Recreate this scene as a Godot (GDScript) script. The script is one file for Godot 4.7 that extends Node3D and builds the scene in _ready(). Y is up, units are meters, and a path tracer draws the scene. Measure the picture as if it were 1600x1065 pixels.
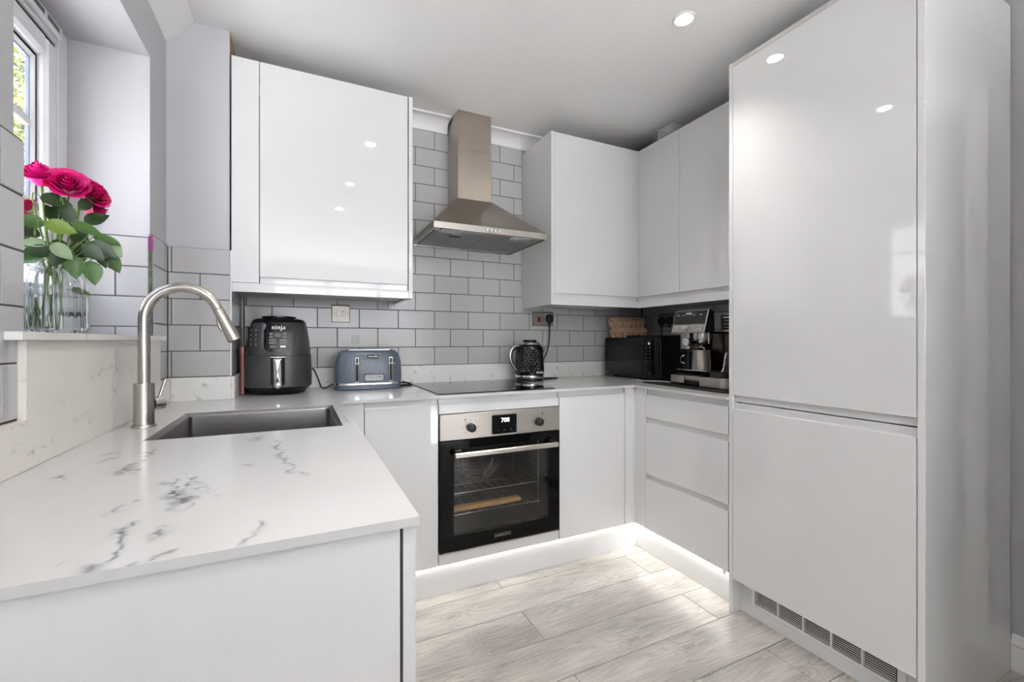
extends Node3D
# A small white gloss kitchen. Metres, y up. The tiled back wall is the plane z = 0, the right wall x = 2.205.

class Shape:
	var v := PackedVector3Array()
	var t := PackedVector2Array()
	var xf := Transform3D.IDENTITY
	var uv_shift := Vector2.ZERO
	const AUTO := Vector2(1e9, 0)
	func tri(a: Vector3, b: Vector3, c: Vector3, ua := AUTO, ub := AUTO, uc := AUTO) -> void:
		v.append(xf * a); v.append(xf * b); v.append(xf * c)
		t.append(ua); t.append(ub); t.append(uc)
	func quad(a: Vector3, b: Vector3, c: Vector3, d: Vector3) -> void:
		tri(a, b, c); tri(a, c, d)
	func face(p: Array, out: Vector3) -> void:
		var n: Vector3 = Vector3.ZERO
		for i in range(1, p.size() - 1):
			n += (p[i] - p[0]).cross(p[i + 1] - p[0])
		for i in range(1, p.size() - 1):
			if n.dot(out) >= 0.0: tri(p[0], p[i], p[i + 1])
			else: tri(p[0], p[i + 1], p[i])
	func box(c: Vector3, s: Vector3, ch := 0.0) -> Shape:
		var h := s * 0.5
		ch = minf(ch, minf(h.x, minf(h.y, h.z)) * 0.95)
		var ax := [Vector3.RIGHT, Vector3.UP, Vector3.BACK]
		for i in 3:
			var j := (i + 1) % 3
			var k := (i + 2) % 3
			for si in [-1.0, 1.0]:
				var pts := []
				for q in [[-1.0, -1.0], [1.0, -1.0], [1.0, 1.0], [-1.0, 1.0]]:
					pts.append(c + ax[i] * si * h[i] + ax[j] * q[0] * (h[j] - ch) + ax[k] * q[1] * (h[k] - ch))
				face(pts, ax[i] * si)
		if ch <= 0.0:
			return self
		for i in 3:
			var j := (i + 1) % 3
			var k := (i + 2) % 3
			for sj in [-1.0, 1.0]:
				for sk in [-1.0, 1.0]:
					var pts := []
					for e in [-1.0, 1.0]:
						pts.append(c + ax[i] * e * (h[i] - ch) + ax[j] * sj * h[j] + ax[k] * sk * (h[k] - ch))
					for e in [1.0, -1.0]:
						pts.append(c + ax[i] * e * (h[i] - ch) + ax[j] * sj * (h[j] - ch) + ax[k] * sk * h[k])
					face(pts, ax[j] * sj + ax[k] * sk)
		for sx in [-1.0, 1.0]:
			for sy in [-1.0, 1.0]:
				for sz in [-1.0, 1.0]:
					var q := Vector3(sx, sy, sz)
					var e := h - Vector3(ch, ch, ch)
					face([c + q * Vector3(h.x, e.y, e.z), c + q * Vector3(e.x, h.y, e.z), c + q * Vector3(e.x, e.y, h.z)], q)
		return self
	func span(a: Vector3, b: Vector3, ch := 0.0) -> Shape:
		return box((a + b) * 0.5, (b - a).abs(), ch)
	# polygon (in u, w) swept along n from s0 to s1
	func prism(poly: PackedVector2Array, o: Vector3, u: Vector3, w: Vector3, n: Vector3, s0: float, s1: float, cap := true) -> Shape:
		var area := 0.0
		for i in poly.size():
			area += poly[i].cross(poly[(i + 1) % poly.size()])
		var sg := signf(area)
		for i in poly.size():
			var a := poly[i]
			var b := poly[(i + 1) % poly.size()]
			var pa := o + u * a.x + w * a.y
			var pb := o + u * b.x + w * b.y
			face([pa + n * s0, pb + n * s0, pb + n * s1, pa + n * s1], (u * (b.y - a.y) - w * (b.x - a.x)) * sg)
		if cap:
			var ix := Geometry2D.triangulate_polygon(poly)
			for i in range(0, ix.size(), 3):
				var q := []
				for k in 3:
					q.append(o + u * poly[ix[i + k]].x + w * poly[ix[i + k]].y)
				face([q[0] + n * s1, q[1] + n * s1, q[2] + n * s1], n * (s1 - s0))
				face([q[0] + n * s0, q[1] + n * s0, q[2] + n * s0], n * (s0 - s1))
		return self
	# rings of equal length running upwards, points turning from +x to +z
	func loft(rings: Array, cap0 := true, cap1 := true, closed := true) -> Shape:
		var n: int = rings[0].size()
		for j in rings.size() - 1:
			for i in (n if closed else n - 1):
				var k := (i + 1) % n
				quad(rings[j][i], rings[j + 1][i], rings[j + 1][k], rings[j][k])
		for e in [[cap0, 0], [cap1, rings.size() - 1]]:
			if e[0]:
				var c := Vector3.ZERO
				for p in rings[e[1]]: c += p
				c /= n
				for i in n:
					var a: Vector3 = rings[e[1]][i]
					var b: Vector3 = rings[e[1]][(i + 1) % n]
					if e[1] == 0: tri(c, a, b)
					else: tri(c, b, a)
		return self
	func lathe(prof: Array, seg := 32, c := Vector3.ZERO, flutes := 0, depth := 0.0) -> Shape:
		var rings := []
		for q in prof:
			var ring := PackedVector3Array()
			for i in seg:
				var an := TAU * i / seg
				var r: float = q.x
				if flutes: r *= 1.0 + depth * (q.z if q is Vector3 else 1.0) * cos(an * flutes)
				ring.append(c + Vector3(r * cos(an), q.y, r * sin(an)))
			rings.append(ring)
		return loft(rings, prof[0].x > 1e-5, prof[-1].x > 1e-5)
	func tube(path: Array, radius, seg := 10, caps := true) -> Shape:
		var rings := []
		var nrm := Vector3.ZERO
		for k in path.size():
			var tg: Vector3 = (path[mini(k + 1, path.size() - 1)] - path[maxi(k - 1, 0)]).normalized()
			if k == 0:
				nrm = tg.cross(Vector3.UP if absf(tg.y) < 0.9 else Vector3.RIGHT).normalized()
			nrm = (nrm - tg * nrm.dot(tg)).normalized()
			var bi := tg.cross(nrm)
			var ring := PackedVector3Array()
			var r: float = radius[k] if radius is Array else radius
			for i in seg:
				var an := -TAU * i / seg
				ring.append(path[k] + (nrm * cos(an) + bi * sin(an)) * r)
			rings.append(ring)
		return loft(rings, caps, caps)
	# a rectangular sheet of points [row][column] with thickness th against nrm
	func sheet(g: Array, th := 0.0) -> Shape:
		var nr := g.size()
		var nc: int = g[0].size()
		for j in nr - 1:
			for i in nc - 1:
				var a: Vector3 = g[j][i]
				var b: Vector3 = g[j][i + 1]
				var c: Vector3 = g[j + 1][i + 1]
				var d: Vector3 = g[j + 1][i]
				quad(a, b, c, d)
				if th != 0.0:
					var o := (b - a).cross(d - a).normalized() * -th
					quad(a + o, d + o, c + o, b + o)
		return self
	func mesh(angle := 40.0) -> ArrayMesh:
		var n := v.size()
		var fn := PackedVector3Array()
		var fu := PackedVector3Array()
		fn.resize(n / 3); fu.resize(n / 3)
		var at := {}
		for i in n / 3:
			fn[i] = (v[3 * i + 1] - v[3 * i]).cross(v[3 * i + 2] - v[3 * i])
			fu[i] = fn[i].normalized()
		for i in n:
			var key := Vector3i((v[i] * 20000.0).round())
			if at.has(key): at[key].append(i / 3)
			else: at[key] = [i / 3]
		var ca := cos(deg_to_rad(angle))
		var pos := PackedVector3Array()
		var nor := PackedVector3Array()
		var uvs := PackedVector2Array()
		pos.resize(n); nor.resize(n); uvs.resize(n)
		for i in n:
			var f := fu[i / 3]
			var s := Vector3.ZERO
			for j in at[Vector3i((v[i] * 20000.0).round())]:
				if fu[j].dot(f) > ca: s += fn[j]
			var o: int = i if i % 3 == 0 else (i + 1 if i % 3 == 1 else i - 1)
			pos[o] = v[i]
			nor[o] = s.normalized() if s.length_squared() > 1e-20 else f
			var uv := t[i]
			if uv.x > 1e8:
				var m := f.abs()
				if m.x > m.y and m.x > m.z: uv = Vector2(v[i].z, v[i].y)
				elif m.y > m.z: uv = Vector2(v[i].x, v[i].z)
				else: uv = Vector2(v[i].x, v[i].y)
				uv += uv_shift
			uvs[o] = uv
		var arr := []
		arr.resize(Mesh.ARRAY_MAX)
		arr[Mesh.ARRAY_VERTEX] = pos; arr[Mesh.ARRAY_NORMAL] = nor; arr[Mesh.ARRAY_TEX_UV] = uvs
		var am := ArrayMesh.new()
		am.add_surface_from_arrays(Mesh.PRIMITIVE_TRIANGLES, arr)
		return am

var rng := RandomNumberGenerator.new()
var mats := {}
var cache := {}
const RX := 2.205       # right wall
const LX := -0.458      # left wall plaster
const CEIL := 2.362
const WT := 0.888       # worktop top
const WB := 0.876
const LIP := 0.027

# ------------------------------------------------------------------ helpers
func mat(c: Color, rough: float, metal := 0.0, spec := 0.5) -> StandardMaterial3D:
	var m := StandardMaterial3D.new()
	m.albedo_color = c; m.roughness = rough; m.metallic = metal; m.metallic_specular = spec
	return m
func where(n: Node3D) -> Vector3:
	var p := Vector3.ZERO
	while n != self:
		p += n.position
		n = n.get_parent()
	return p
func info(n: Node3D, label: String, category: String, group := "") -> Node3D:
	n.set_meta("label", label); n.set_meta("category", category)
	if group != "": n.set_meta("group", group)
	return n
func thing(called: String, label: String, category: String, at := Vector3.ZERO, turn := 0.0, group := "") -> Node3D:
	var n := Node3D.new()
	n.name = called; n.position = at; n.rotation.y = turn
	add_child(n, true)
	return info(n, label, category, group)
# part in its parent's own axes
func part(p: Node3D, called: String, s: Shape, m: Material, angle := 40.0) -> MeshInstance3D:
	var o := MeshInstance3D.new()
	o.name = called; o.mesh = s.mesh(angle); o.material_override = m
	p.add_child(o, true)
	return o
# part whose shape is given in room coordinates
func wpart(p: Node3D, called: String, s: Shape, m: Material, angle := 40.0) -> MeshInstance3D:
	var o := part(p, called, s, m, angle)
	o.position = -where(p)
	return o
func single(called: String, s: Shape, m: Material, label: String, category: String, group := "", angle := 40.0) -> MeshInstance3D:
	return info(part(self, called, s, m, angle), label, category, group)
func structure(called: String, s: Shape, m: Material, angle := 40.0) -> MeshInstance3D:
	var o := part(self, called, s, m, angle)
	o.set_meta("kind", "structure")
	return o
# the same bevelled box, shared between alike pieces
func piece(p: Node3D, called: String, c: Vector3, s: Vector3, ch: float, m: Material) -> MeshInstance3D:
	var key := "%.4f %.4f %.4f %.4f" % [s.x, s.y, s.z, ch]
	if not cache.has(key):
		cache[key] = Shape.new().box(Vector3.ZERO, s, ch).mesh()
	var o := MeshInstance3D.new()
	o.name = called; o.mesh = cache[key]; o.material_override = m
	p.add_child(o, true)
	o.position = c - where(p)
	return o
func text(p: Node3D, called: String, words: String, h: float, at: Vector3, m: Material, rot := Vector3.ZERO, font := "Droid Sans", weight := 400, italic := false) -> MeshInstance3D:
	var f := SystemFont.new()
	f.font_names = PackedStringArray([font]); f.font_weight = weight; f.font_italic = italic
	var tm := TextMesh.new()
	tm.text = words; tm.font = f; tm.font_size = 32; tm.depth = 0.05 * h; tm.pixel_size = h / 32.0 * 1.35; tm.curve_step = 2.0
	var o := MeshInstance3D.new()
	o.name = called; o.mesh = tm; o.material_override = m; o.position = at; o.rotation = rot
	p.add_child(o, true)
	return o
func arc(c: Vector2, r: float, a0: float, a1: float, n: int) -> PackedVector2Array:
	var p := PackedVector2Array()
	for i in n + 1:
		var a := deg_to_rad(lerpf(a0, a1, float(i) / n))
		p.append(c + Vector2(cos(a), sin(a)) * r)
	return p
func round_rect(w: float, h: float, r: float, n := 4, c := Vector2.ZERO) -> PackedVector2Array:
	var p := PackedVector2Array()
	p.append_array(arc(c + Vector2(w / 2 - r, h / 2 - r), r, 0, 90, n))
	p.append_array(arc(c + Vector2(-w / 2 + r, h / 2 - r), r, 90, 180, n))
	p.append_array(arc(c + Vector2(-w / 2 + r, -h / 2 + r), r, 180, 270, n))
	p.append_array(arc(c + Vector2(w / 2 - r, -h / 2 + r), r, 270, 360, n))
	return p
# a rounded plate facing +z in local axes
func plate(s: Shape, c: Vector3, w: float, h: float, d: float, r: float, bevel := 0.001) -> Shape:
	var a := round_rect(w, h, r)
	var b := round_rect(w - 2 * bevel, h - 2 * bevel, maxf(r - bevel, 0.0002))
	var rings := [PackedVector3Array(), PackedVector3Array(), PackedVector3Array()]
	for i in a.size():
		rings[0].append(c + Vector3(a[i].x, a[i].y, 0))
		rings[1].append(c + Vector3(a[i].x, a[i].y, d - bevel))
		rings[2].append(c + Vector3(b[i].x, b[i].y, d))
	var n := a.size()
	for j in 2:
		for i in n:
			var k := (i + 1) % n
			s.quad(rings[j][i], rings[j][k], rings[j + 1][k], rings[j + 1][i])
	for i in n:
		s.tri(c + Vector3(0, 0, d), rings[2][i], rings[2][(i + 1) % n])
	return s
func ell(a: float, b: float, y: float, e: float, seg: int, c := Vector3.ZERO) -> PackedVector3Array:
	var ring := PackedVector3Array()
	for i in seg:
		var an := TAU * i / seg
		ring.append(c + Vector3(a * signf(cos(an)) * pow(absf(cos(an)), 2.0 / e), y, b * signf(sin(an)) * pow(absf(sin(an)), 2.0 / e)))
	return ring
func smooth_path(p: Array, steps := 6) -> Array:
	var c := Curve3D.new()
	for i in p.size():
		var d: Vector3 = (p[mini(i + 1, p.size() - 1)] - p[maxi(i - 1, 0)]) / 6.0
		c.add_point(p[i], -d, d)
	var out := []
	for i in p.size() - 1:
		for k in steps:
			out.append(c.sample(i, float(k) / steps))
	out.append(p[-1])
	return out

# ------------------------------------------------------------------ textures
func noise_image(w: int, h: int, freq: float, seed_: int, kind := FastNoiseLite.TYPE_SIMPLEX_SMOOTH, fractal := FastNoiseLite.FRACTAL_FBM, octaves := 4) -> Image:
	var f := FastNoiseLite.new()
	f.noise_type = kind; f.seed = seed_; f.frequency = freq; f.fractal_type = fractal; f.fractal_octaves = octaves
	return f.get_seamless_image(w, h)
func tex(im: Image) -> ImageTexture:
	return ImageTexture.create_from_image(im)
func stretched(w: int, h: int, sx: int, sy: int, freq: float, seed_: int, octaves := 4) -> PackedByteArray:
	var im := noise_image(w / sx, h / sy, freq, seed_, FastNoiseLite.TYPE_SIMPLEX_SMOOTH, FastNoiseLite.FRACTAL_FBM, octaves)
	im.convert(Image.FORMAT_L8)
	im.resize(w, h, Image.INTERPOLATE_CUBIC)
	return im.get_data()
func wood_texture() -> ImageTexture:
	# 1.4 m x 0.8 m of pale grey oak: fibres along u, with cathedral figure and a few knots
	var w := 1400
	var h := 800
	var warp := stretched(w, h, 30, 3, 0.030, 5, 2)
	var fib := stretched(w, h, 24, 1, 0.12, 9, 3)
	var fine := stretched(w, h, 10, 1, 0.40, 12, 2)
	var tone := stretched(w, h, 14, 5, 0.020, 21, 3)
	var knots := []
	for k in 9:
		knots.append(Vector3(rng.randf_range(0, w), rng.randf_range(0, h), rng.randf_range(5, 9)))
	var out := PackedByteArray()
	out.resize(w * h * 3)
	var kmap := PackedFloat32Array()
	kmap.resize(w * h)
	for k in knots:
		var rx := int(k.z * 16)
		var ry := int(k.z * 4.5)
		for y in range(maxi(0, int(k.y) - ry), mini(h, int(k.y) + ry)):
			for x in range(maxi(0, int(k.x) - rx), mini(w, int(k.x) + rx)):
				var dx: float = (x - k.x) / rx
				var dy: float = (y - k.y) / ry
				var d := sqrt(dx * dx + dy * dy)
				if d < 1.0: kmap[y * w + x] += (1.0 - d) * (1.0 - d)
	for y in h:
		for x in w:
			var i := y * w + x
			var kn := kmap[i]
			var figure := 0.5 + 0.5 * sin(warp[i] * 0.16 + kn * 20.0)
			figure = figure * figure * figure
			var g := 0.715 + (tone[i] / 255.0 - 0.5) * 0.15 + (fib[i] / 255.0 - 0.5) * 0.13 + (fine[i] / 255.0 - 0.5) * 0.10 - figure * (0.055 + 0.06 * minf(kn, 1.0)) - kn * 0.09
			if kn > 0.80: g -= (minf(kn, 1.0) - 0.80) * 0.6
			g = clampf(g, 0.1, 1.0)
			out[3 * i] = int(g * 255.0)
			out[3 * i + 1] = int(g * 251.0)
			out[3 * i + 2] = int(g * 246.0)
	return tex(Image.create_from_data(w, h, false, Image.FORMAT_RGB8, out))
func marble_texture() -> ImageTexture:
	# 1 m square of white marble with thin, broken grey veins
	var w := 640
	var n1 := noise_image(w, w, 0.006, 31, FastNoiseLite.TYPE_SIMPLEX_SMOOTH, FastNoiseLite.FRACTAL_RIDGED, 3); n1.convert(Image.FORMAT_L8)
	var n2 := noise_image(w, w, 0.012, 47); n2.convert(Image.FORMAT_L8)
	var n3 := noise_image(w, w, 0.05, 53); n3.convert(Image.FORMAT_L8)
	var a := n1.get_data()
	var b := n2.get_data()
	var c := n3.get_data()
	var out := PackedByteArray()
	out.resize(w * w * 3)
	for i in w * w:
		var vein := clampf((a[i] / 255.0 - 0.80) * 7.0, 0.0, 1.0) * clampf((b[i] / 255.0 - 0.45) * 3.5, 0.0, 1.0) * (0.35 + 0.65 * c[i] / 255.0)
		var cloud := (b[i] / 255.0 - 0.5) * 0.025
		var g := 0.925 + cloud - vein * 0.33
		out[3 * i] = int(g * 255); out[3 * i + 1] = int((g - 0.004 + vein * 0.008) * 255); out[3 * i + 2] = int((g - 0.014 + vein * 0.025) * 255)
	return tex(Image.create_from_data(w, w, false, Image.FORMAT_RGB8, out))
func veined_slab(x0: float, y0: float, wm: float, hm: float, px: float, strokes: Array, seed_: int, warm: float, white: float) -> ImageTexture:
	# a slab with the veins the photograph shows: strokes of [strength, width in m, points in m]
	var w := int(wm * px)
	var h := int(hm * px)
	var cloud := noise_image(w / 4, h / 4, 0.016, seed_); cloud.convert(Image.FORMAT_L8); cloud.resize(w, h, Image.INTERPOLATE_CUBIC)
	var grit := noise_image(w / 2, h / 2, 0.05, seed_ + 3, FastNoiseLite.TYPE_SIMPLEX_SMOOTH, FastNoiseLite.FRACTAL_FBM, 5); grit.convert(Image.FORMAT_L8); grit.resize(w, h, Image.INTERPOLATE_CUBIC)
	var rid := noise_image(w / 2, h / 2, 0.011, seed_ + 5, FastNoiseLite.TYPE_SIMPLEX_SMOOTH, FastNoiseLite.FRACTAL_RIDGED, 3); rid.convert(Image.FORMAT_L8); rid.resize(w, h, Image.INTERPOLATE_CUBIC)
	var hair := noise_image(w / 2, h / 2, 0.11, seed_ + 9, FastNoiseLite.TYPE_SIMPLEX_SMOOTH, FastNoiseLite.FRACTAL_FBM, 4); hair.convert(Image.FORMAT_L8); hair.resize(w, h, Image.INTERPOLATE_CUBIC)
	var hd := hair.get_data()
	var cd := cloud.get_data()
	var gd := grit.get_data()
	var rd := rid.get_data()
	var vein := PackedFloat32Array()
	vein.resize(w * h)
	for s in strokes:
		var pts := []
		for q in s[2]: pts.append(Vector3(q[0], q[1], 0))
		pts = smooth_path(pts, 5)
		var rad: float = s[1]
		for k in pts.size() - 1:
			var a := Vector2(pts[k].x, pts[k].y)
			var b := Vector2(pts[k + 1].x, pts[k + 1].y)
			var lo := (Vector2(minf(a.x, b.x), minf(a.y, b.y)) - Vector2(x0 + rad * 3, y0 + rad * 3)) * px
			var hi := (Vector2(maxf(a.x, b.x), maxf(a.y, b.y)) - Vector2(x0 - rad * 3, y0 - rad * 3)) * px
			for y in range(clampi(int(lo.y), 0, h), clampi(int(hi.y), 0, h)):
				for x in range(clampi(int(lo.x), 0, w), clampi(int(hi.x), 0, w)):
					var i := y * w + x
					var p := Vector2(x0 + x / px, y0 + y / px)
					p += Vector2(gd[i] / 255.0 - 0.5, hd[i] / 255.0 - 0.5) * rad * 4.0
					var d := p.distance_to(Geometry2D.get_closest_point_to_segment(p, a, b)) / rad
					if d < 2.6:
						var f := 0.75 * exp(-d * d * 7.0) * clampf(hd[i] / 255.0 * 2.4 - 0.6, 0.0, 1.0) + 0.36 * exp(-d * d * 0.9) * clampf(gd[i] / 255.0 * 2.6 - 0.9, 0.0, 1.0)
						vein[i] = maxf(vein[i], f * s[0])
	var out := PackedByteArray()
	out.resize(w * h * 3)
	for i in w * h:
		var f := vein[i] + clampf((rd[i] / 255.0 - 0.86) * 4.0, 0.0, 1.0) * clampf(cd[i] / 255.0 * 3.0 - 1.7, 0.0, 1.0) * 0.16
		var g := white + (cd[i] / 255.0 - 0.5) * 0.022 - f * 0.5
		out[3 * i] = int(clampf(g + warm * 0.006 - f * 0.03, 0, 1) * 255)
		out[3 * i + 1] = int(clampf(g - f * 0.005, 0, 1) * 255)
		out[3 * i + 2] = int(clampf(g - warm * 0.014 + f * 0.01, 0, 1) * 255)
	return tex(Image.create_from_data(w, h, false, Image.FORMAT_RGB8, out))
func make_materials() -> void:
	mats.gloss = mat(Color(0.885, 0.886, 0.888), 0.035, 0.0, 0.6)
	mats.carcass = mat(Color(0.80, 0.80, 0.79), 0.4)
	mats.gap = mat(Color(0.06, 0.06, 0.06), 0.8)
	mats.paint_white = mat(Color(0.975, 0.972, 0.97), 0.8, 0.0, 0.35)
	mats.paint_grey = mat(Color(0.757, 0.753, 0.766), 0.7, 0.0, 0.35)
	mats.trim_white = mat(Color(0.93, 0.93, 0.93), 0.3)
	mats.upvc = mat(Color(0.94, 0.945, 0.95), 0.22)
	mats.tiles = []
	for k in 3:
		mats.tiles.append(mat(Color(0.732, 0.732, 0.738).lightened(0.018 * k), 0.13))
	mats.grout = mat(Color(0.36, 0.345, 0.335), 0.9)
	mats.chrome = mat(Color(0.80, 0.80, 0.81), 0.09, 1.0)
	mats.plate = mat(Color(0.60, 0.585, 0.56), 0.42, 1.0)
	mats.steel = mat(Color(0.66, 0.645, 0.625), 0.27, 1.0)
	var br := noise_image(8, 256, 0.4, 3, FastNoiseLite.TYPE_VALUE, FastNoiseLite.FRACTAL_NONE, 1)
	br.resize(64, 256)
	mats.brushed = mat(Color(0.70, 0.68, 0.655), 0.30, 1.0)
	mats.brushed.heightmap_enabled = true; mats.brushed.heightmap_scale = 0.0012; mats.brushed.heightmap_texture = tex(br)
	mats.brushed.uv1_scale = Vector3(3, 7, 1)
	mats.tap = mat(Color(0.74, 0.725, 0.70), 0.26, 1.0)
	mats.black_gloss = mat(Color(0.018, 0.018, 0.02), 0.04)
	mats.oven_glass = mat(Color(0.016, 0.016, 0.017), 0.05, 0.0, 0.33)
	mats.black = mat(Color(0.03, 0.03, 0.032), 0.35)
	mats.black_matt = mat(Color(0.028, 0.028, 0.03), 0.6)
	mats.dark = mat(Color(0.012, 0.012, 0.012), 0.8)
	mats.print_white = mat(Color(0.9, 0.9, 0.9), 0.5)
	mats.print_grey = mat(Color(0.45, 0.45, 0.45), 0.5)
	mats.glass = mat(Color(1, 1, 1, 0.06), 0.0)
	mats.glass.transparency = BaseMaterial3D.TRANSPARENCY_ALPHA
	mats.cable = mat(Color(0.02, 0.02, 0.02), 0.45)
	var wood := wood_texture()
	mats.wood = mat(Color(1.0, 0.995, 0.98), 0.3)
	mats.wood.albedo_texture = wood
	mats.wood.uv1_scale = Vector3(1.0 / 1.4, 1.0 / 0.8, 1)
	mats.wood.metallic_specular = 0.42
	mats.marble = mat(Color(1, 1, 1), 0.2)
	mats.marble.albedo_texture = marble_texture()
	mats.marble.uv1_scale = Vector3(1.1, 1.1, 1)
	var top_veins := [
		[0.8, 0.0075, [[-0.192, 1.717], [-0.191, 1.771], [-0.183, 1.82], [-0.187, 1.839], [-0.182, 1.857]]],
		[0.75, 0.010, [[-0.162, 1.536], [-0.167, 1.611], [-0.156, 1.632], [-0.147, 1.684]]],
		[0.5, 0.009, [[-0.196, 1.519], [-0.19, 1.56], [-0.182, 1.597]]],
		[0.42, 0.012, [[-0.17, 1.57], [-0.152, 1.60], [-0.15, 1.65]]],
		[0.5, 0.0065, [[-0.051, 1.275], [-0.037, 1.412], [-0.026, 1.456], [-0.015, 1.535], [-0.012, 1.563], [0.012, 1.596]]],
		[0.45, 0.011, [[-0.281, 1.256], [-0.276, 1.39], [-0.275, 1.45]]],
		[0.5, 0.008, [[-0.22, 1.625], [-0.23, 1.645], [-0.226, 1.67]]],
		[0.45, 0.009, [[-0.053, 1.784], [-0.041, 1.817], [-0.054, 1.841], [-0.064, 1.852]]],
		[0.45, 0.009, [[-0.162, 1.75], [-0.15, 1.765], [-0.142, 1.787]]],
		[0.55, 0.006, [[-0.131, 1.839], [-0.138, 1.853]]],
		[0.6, 0.004, [[-0.154, 1.855], [-0.158, 1.857]]],
		[0.45, 0.006, [[-0.10, 1.472], [-0.078, 1.489]]],
		[0.4, 0.003, [[-0.226, 1.817], [-0.228, 1.829]]],
		[0.4, 0.008, [[-0.367, 1.406], [-0.361, 1.452]]],
		[0.22, 0.008, [[-0.159, 1.538], [-0.135, 1.61], [-0.119, 1.661]]],
		[0.35, 0.004, [[-0.019, 1.542], [0.002, 1.591]]],
		[0.3, 0.012, [[-0.10, 1.20], [-0.085, 1.25]]],
		[0.3, 0.010, [[-0.35, 1.25], [-0.33, 1.33]]],
		[0.3, 0.006, [[0.118, 0.98], [0.128, 1.10]]],
		[0.28, 0.008, [[0.30, 0.42], [0.40, 0.47], [0.47, 0.46]]],
		[0.28, 0.008, [[1.30, 0.30], [1.42, 0.36], [1.50, 0.35]]]]
	mats.top = mat(Color(1, 1, 1), 0.16)
	mats.top.albedo_texture = veined_slab(-0.46, 0.0, 2.68, 1.88, 620.0, top_veins, 71, 0.1, 0.80)
	mats.top.uv1_scale = Vector3(1 / 2.68, 1 / 1.88, 1)
	mats.top.uv1_offset = Vector3(0.46 / 2.68, 0, 0)
	var splash_veins := [
		[0.26, 0.012, [[0.923, 1.09], [0.93, 1.04], [0.945, 1.008], [0.932, 0.939], [0.945, 0.90]]],
		[0.19, 0.007, [[1.082, 1.035], [1.0, 1.05], [0.945, 1.058], [0.91, 1.075]]],
		[0.22, 0.006, [[1.207, 0.998], [1.248, 0.993]]],
		[0.31, 0.005, [[1.345, 0.914], [1.32, 0.920], [1.29, 0.918]]],
		[0.25, 0.006, [[1.26, 0.924], [1.235, 0.935]]],
		[0.22, 0.008, [[1.17, 0.94], [1.10, 0.955], [1.08, 0.935]]],
		[0.19, 0.006, [[1.427, 0.979], [1.351, 0.975]]],
		[0.19, 0.006, [[1.40, 0.93], [1.36, 0.945]]],
		[0.19, 0.008, [[0.84, 1.06], [0.80, 1.03]]],
		[0.19, 0.006, [[0.75, 1.02], [0.70, 0.98], [0.66, 0.985]]]]
	mats.splash = mat(Color(1.0, 0.985, 0.965), 0.2)
	mats.splash.albedo_texture = veined_slab(0.48, 0.86, 1.45, 0.30, 620.0, splash_veins, 91, 0.6, 0.92)
	mats.splash.uv1_scale = Vector3(1 / 1.45, 1 / 0.30, 1)
	mats.splash.uv1_offset = Vector3(-0.48 / 1.45, -0.86 / 0.30, 0)

# ------------------------------------------------------------------ scene
func _ready() -> void:
	rng.seed = 11
	var cam := Camera3D.new()
	cam.name = "camera"
	cam.position = Vector3(0, 1.12, 2.444)
	cam.rotation.y = -0.446995
	cam.fov = rad_to_deg(2.0 * atan(532.5 / 693.175))
	cam.near = 0.05
	cam.current = true
	add_child(cam)
	var sky_mat := ProceduralSkyMaterial.new()
	sky_mat.sky_top_color = Color(0.78, 0.83, 0.92)
	sky_mat.sky_horizon_color = Color(0.93, 0.945, 0.96)
	sky_mat.ground_bottom_color = Color(0.42, 0.42, 0.38)
	sky_mat.ground_horizon_color = Color(0.62, 0.62, 0.58)
	sky_mat.sun_angle_max = 1.0
	var env := Environment.new()
	env.background_mode = Environment.BG_SKY
	env.sky = Sky.new()
	env.sky.sky_material = sky_mat
	env.background_energy_multiplier = 7.5
	env.tonemap_mode = Environment.TONE_MAPPER_LINEAR
	env.tonemap_exposure = 1.25
	env.sdfgi_enabled = true
	env.ssao_enabled = true
	env.ssil_enabled = true
	var we := WorldEnvironment.new()
	we.name = "world_environment"
	we.environment = env
	add_child(we)
	var sun := DirectionalLight3D.new()
	sun.name = "sun"
	sun.look_at_from_position(Vector3.ZERO, Vector3(-0.10, -0.57, -0.81))
	sun.light_energy = 25.0
	sun.light_color = Color(0.99, 0.994, 0.995)
	sun.light_angular_distance = 0.6
	sun.shadow_enabled = true
	add_child(sun)
	make_materials()
	build_shell()
	build_floor()
	build_window()
	build_worktop()
	build_base_units()
	build_tall_unit()
	build_wall_units()
	build_oven()
	build_hood()
	build_lights()
	build_sink_and_tap()
	build_air_fryer()
	build_toaster()
	build_kettle()
	build_microwave()
	build_coffee_machine()
	build_small_things()
	build_roses()
	build_added_cupboard()
	build_outside()

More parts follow.
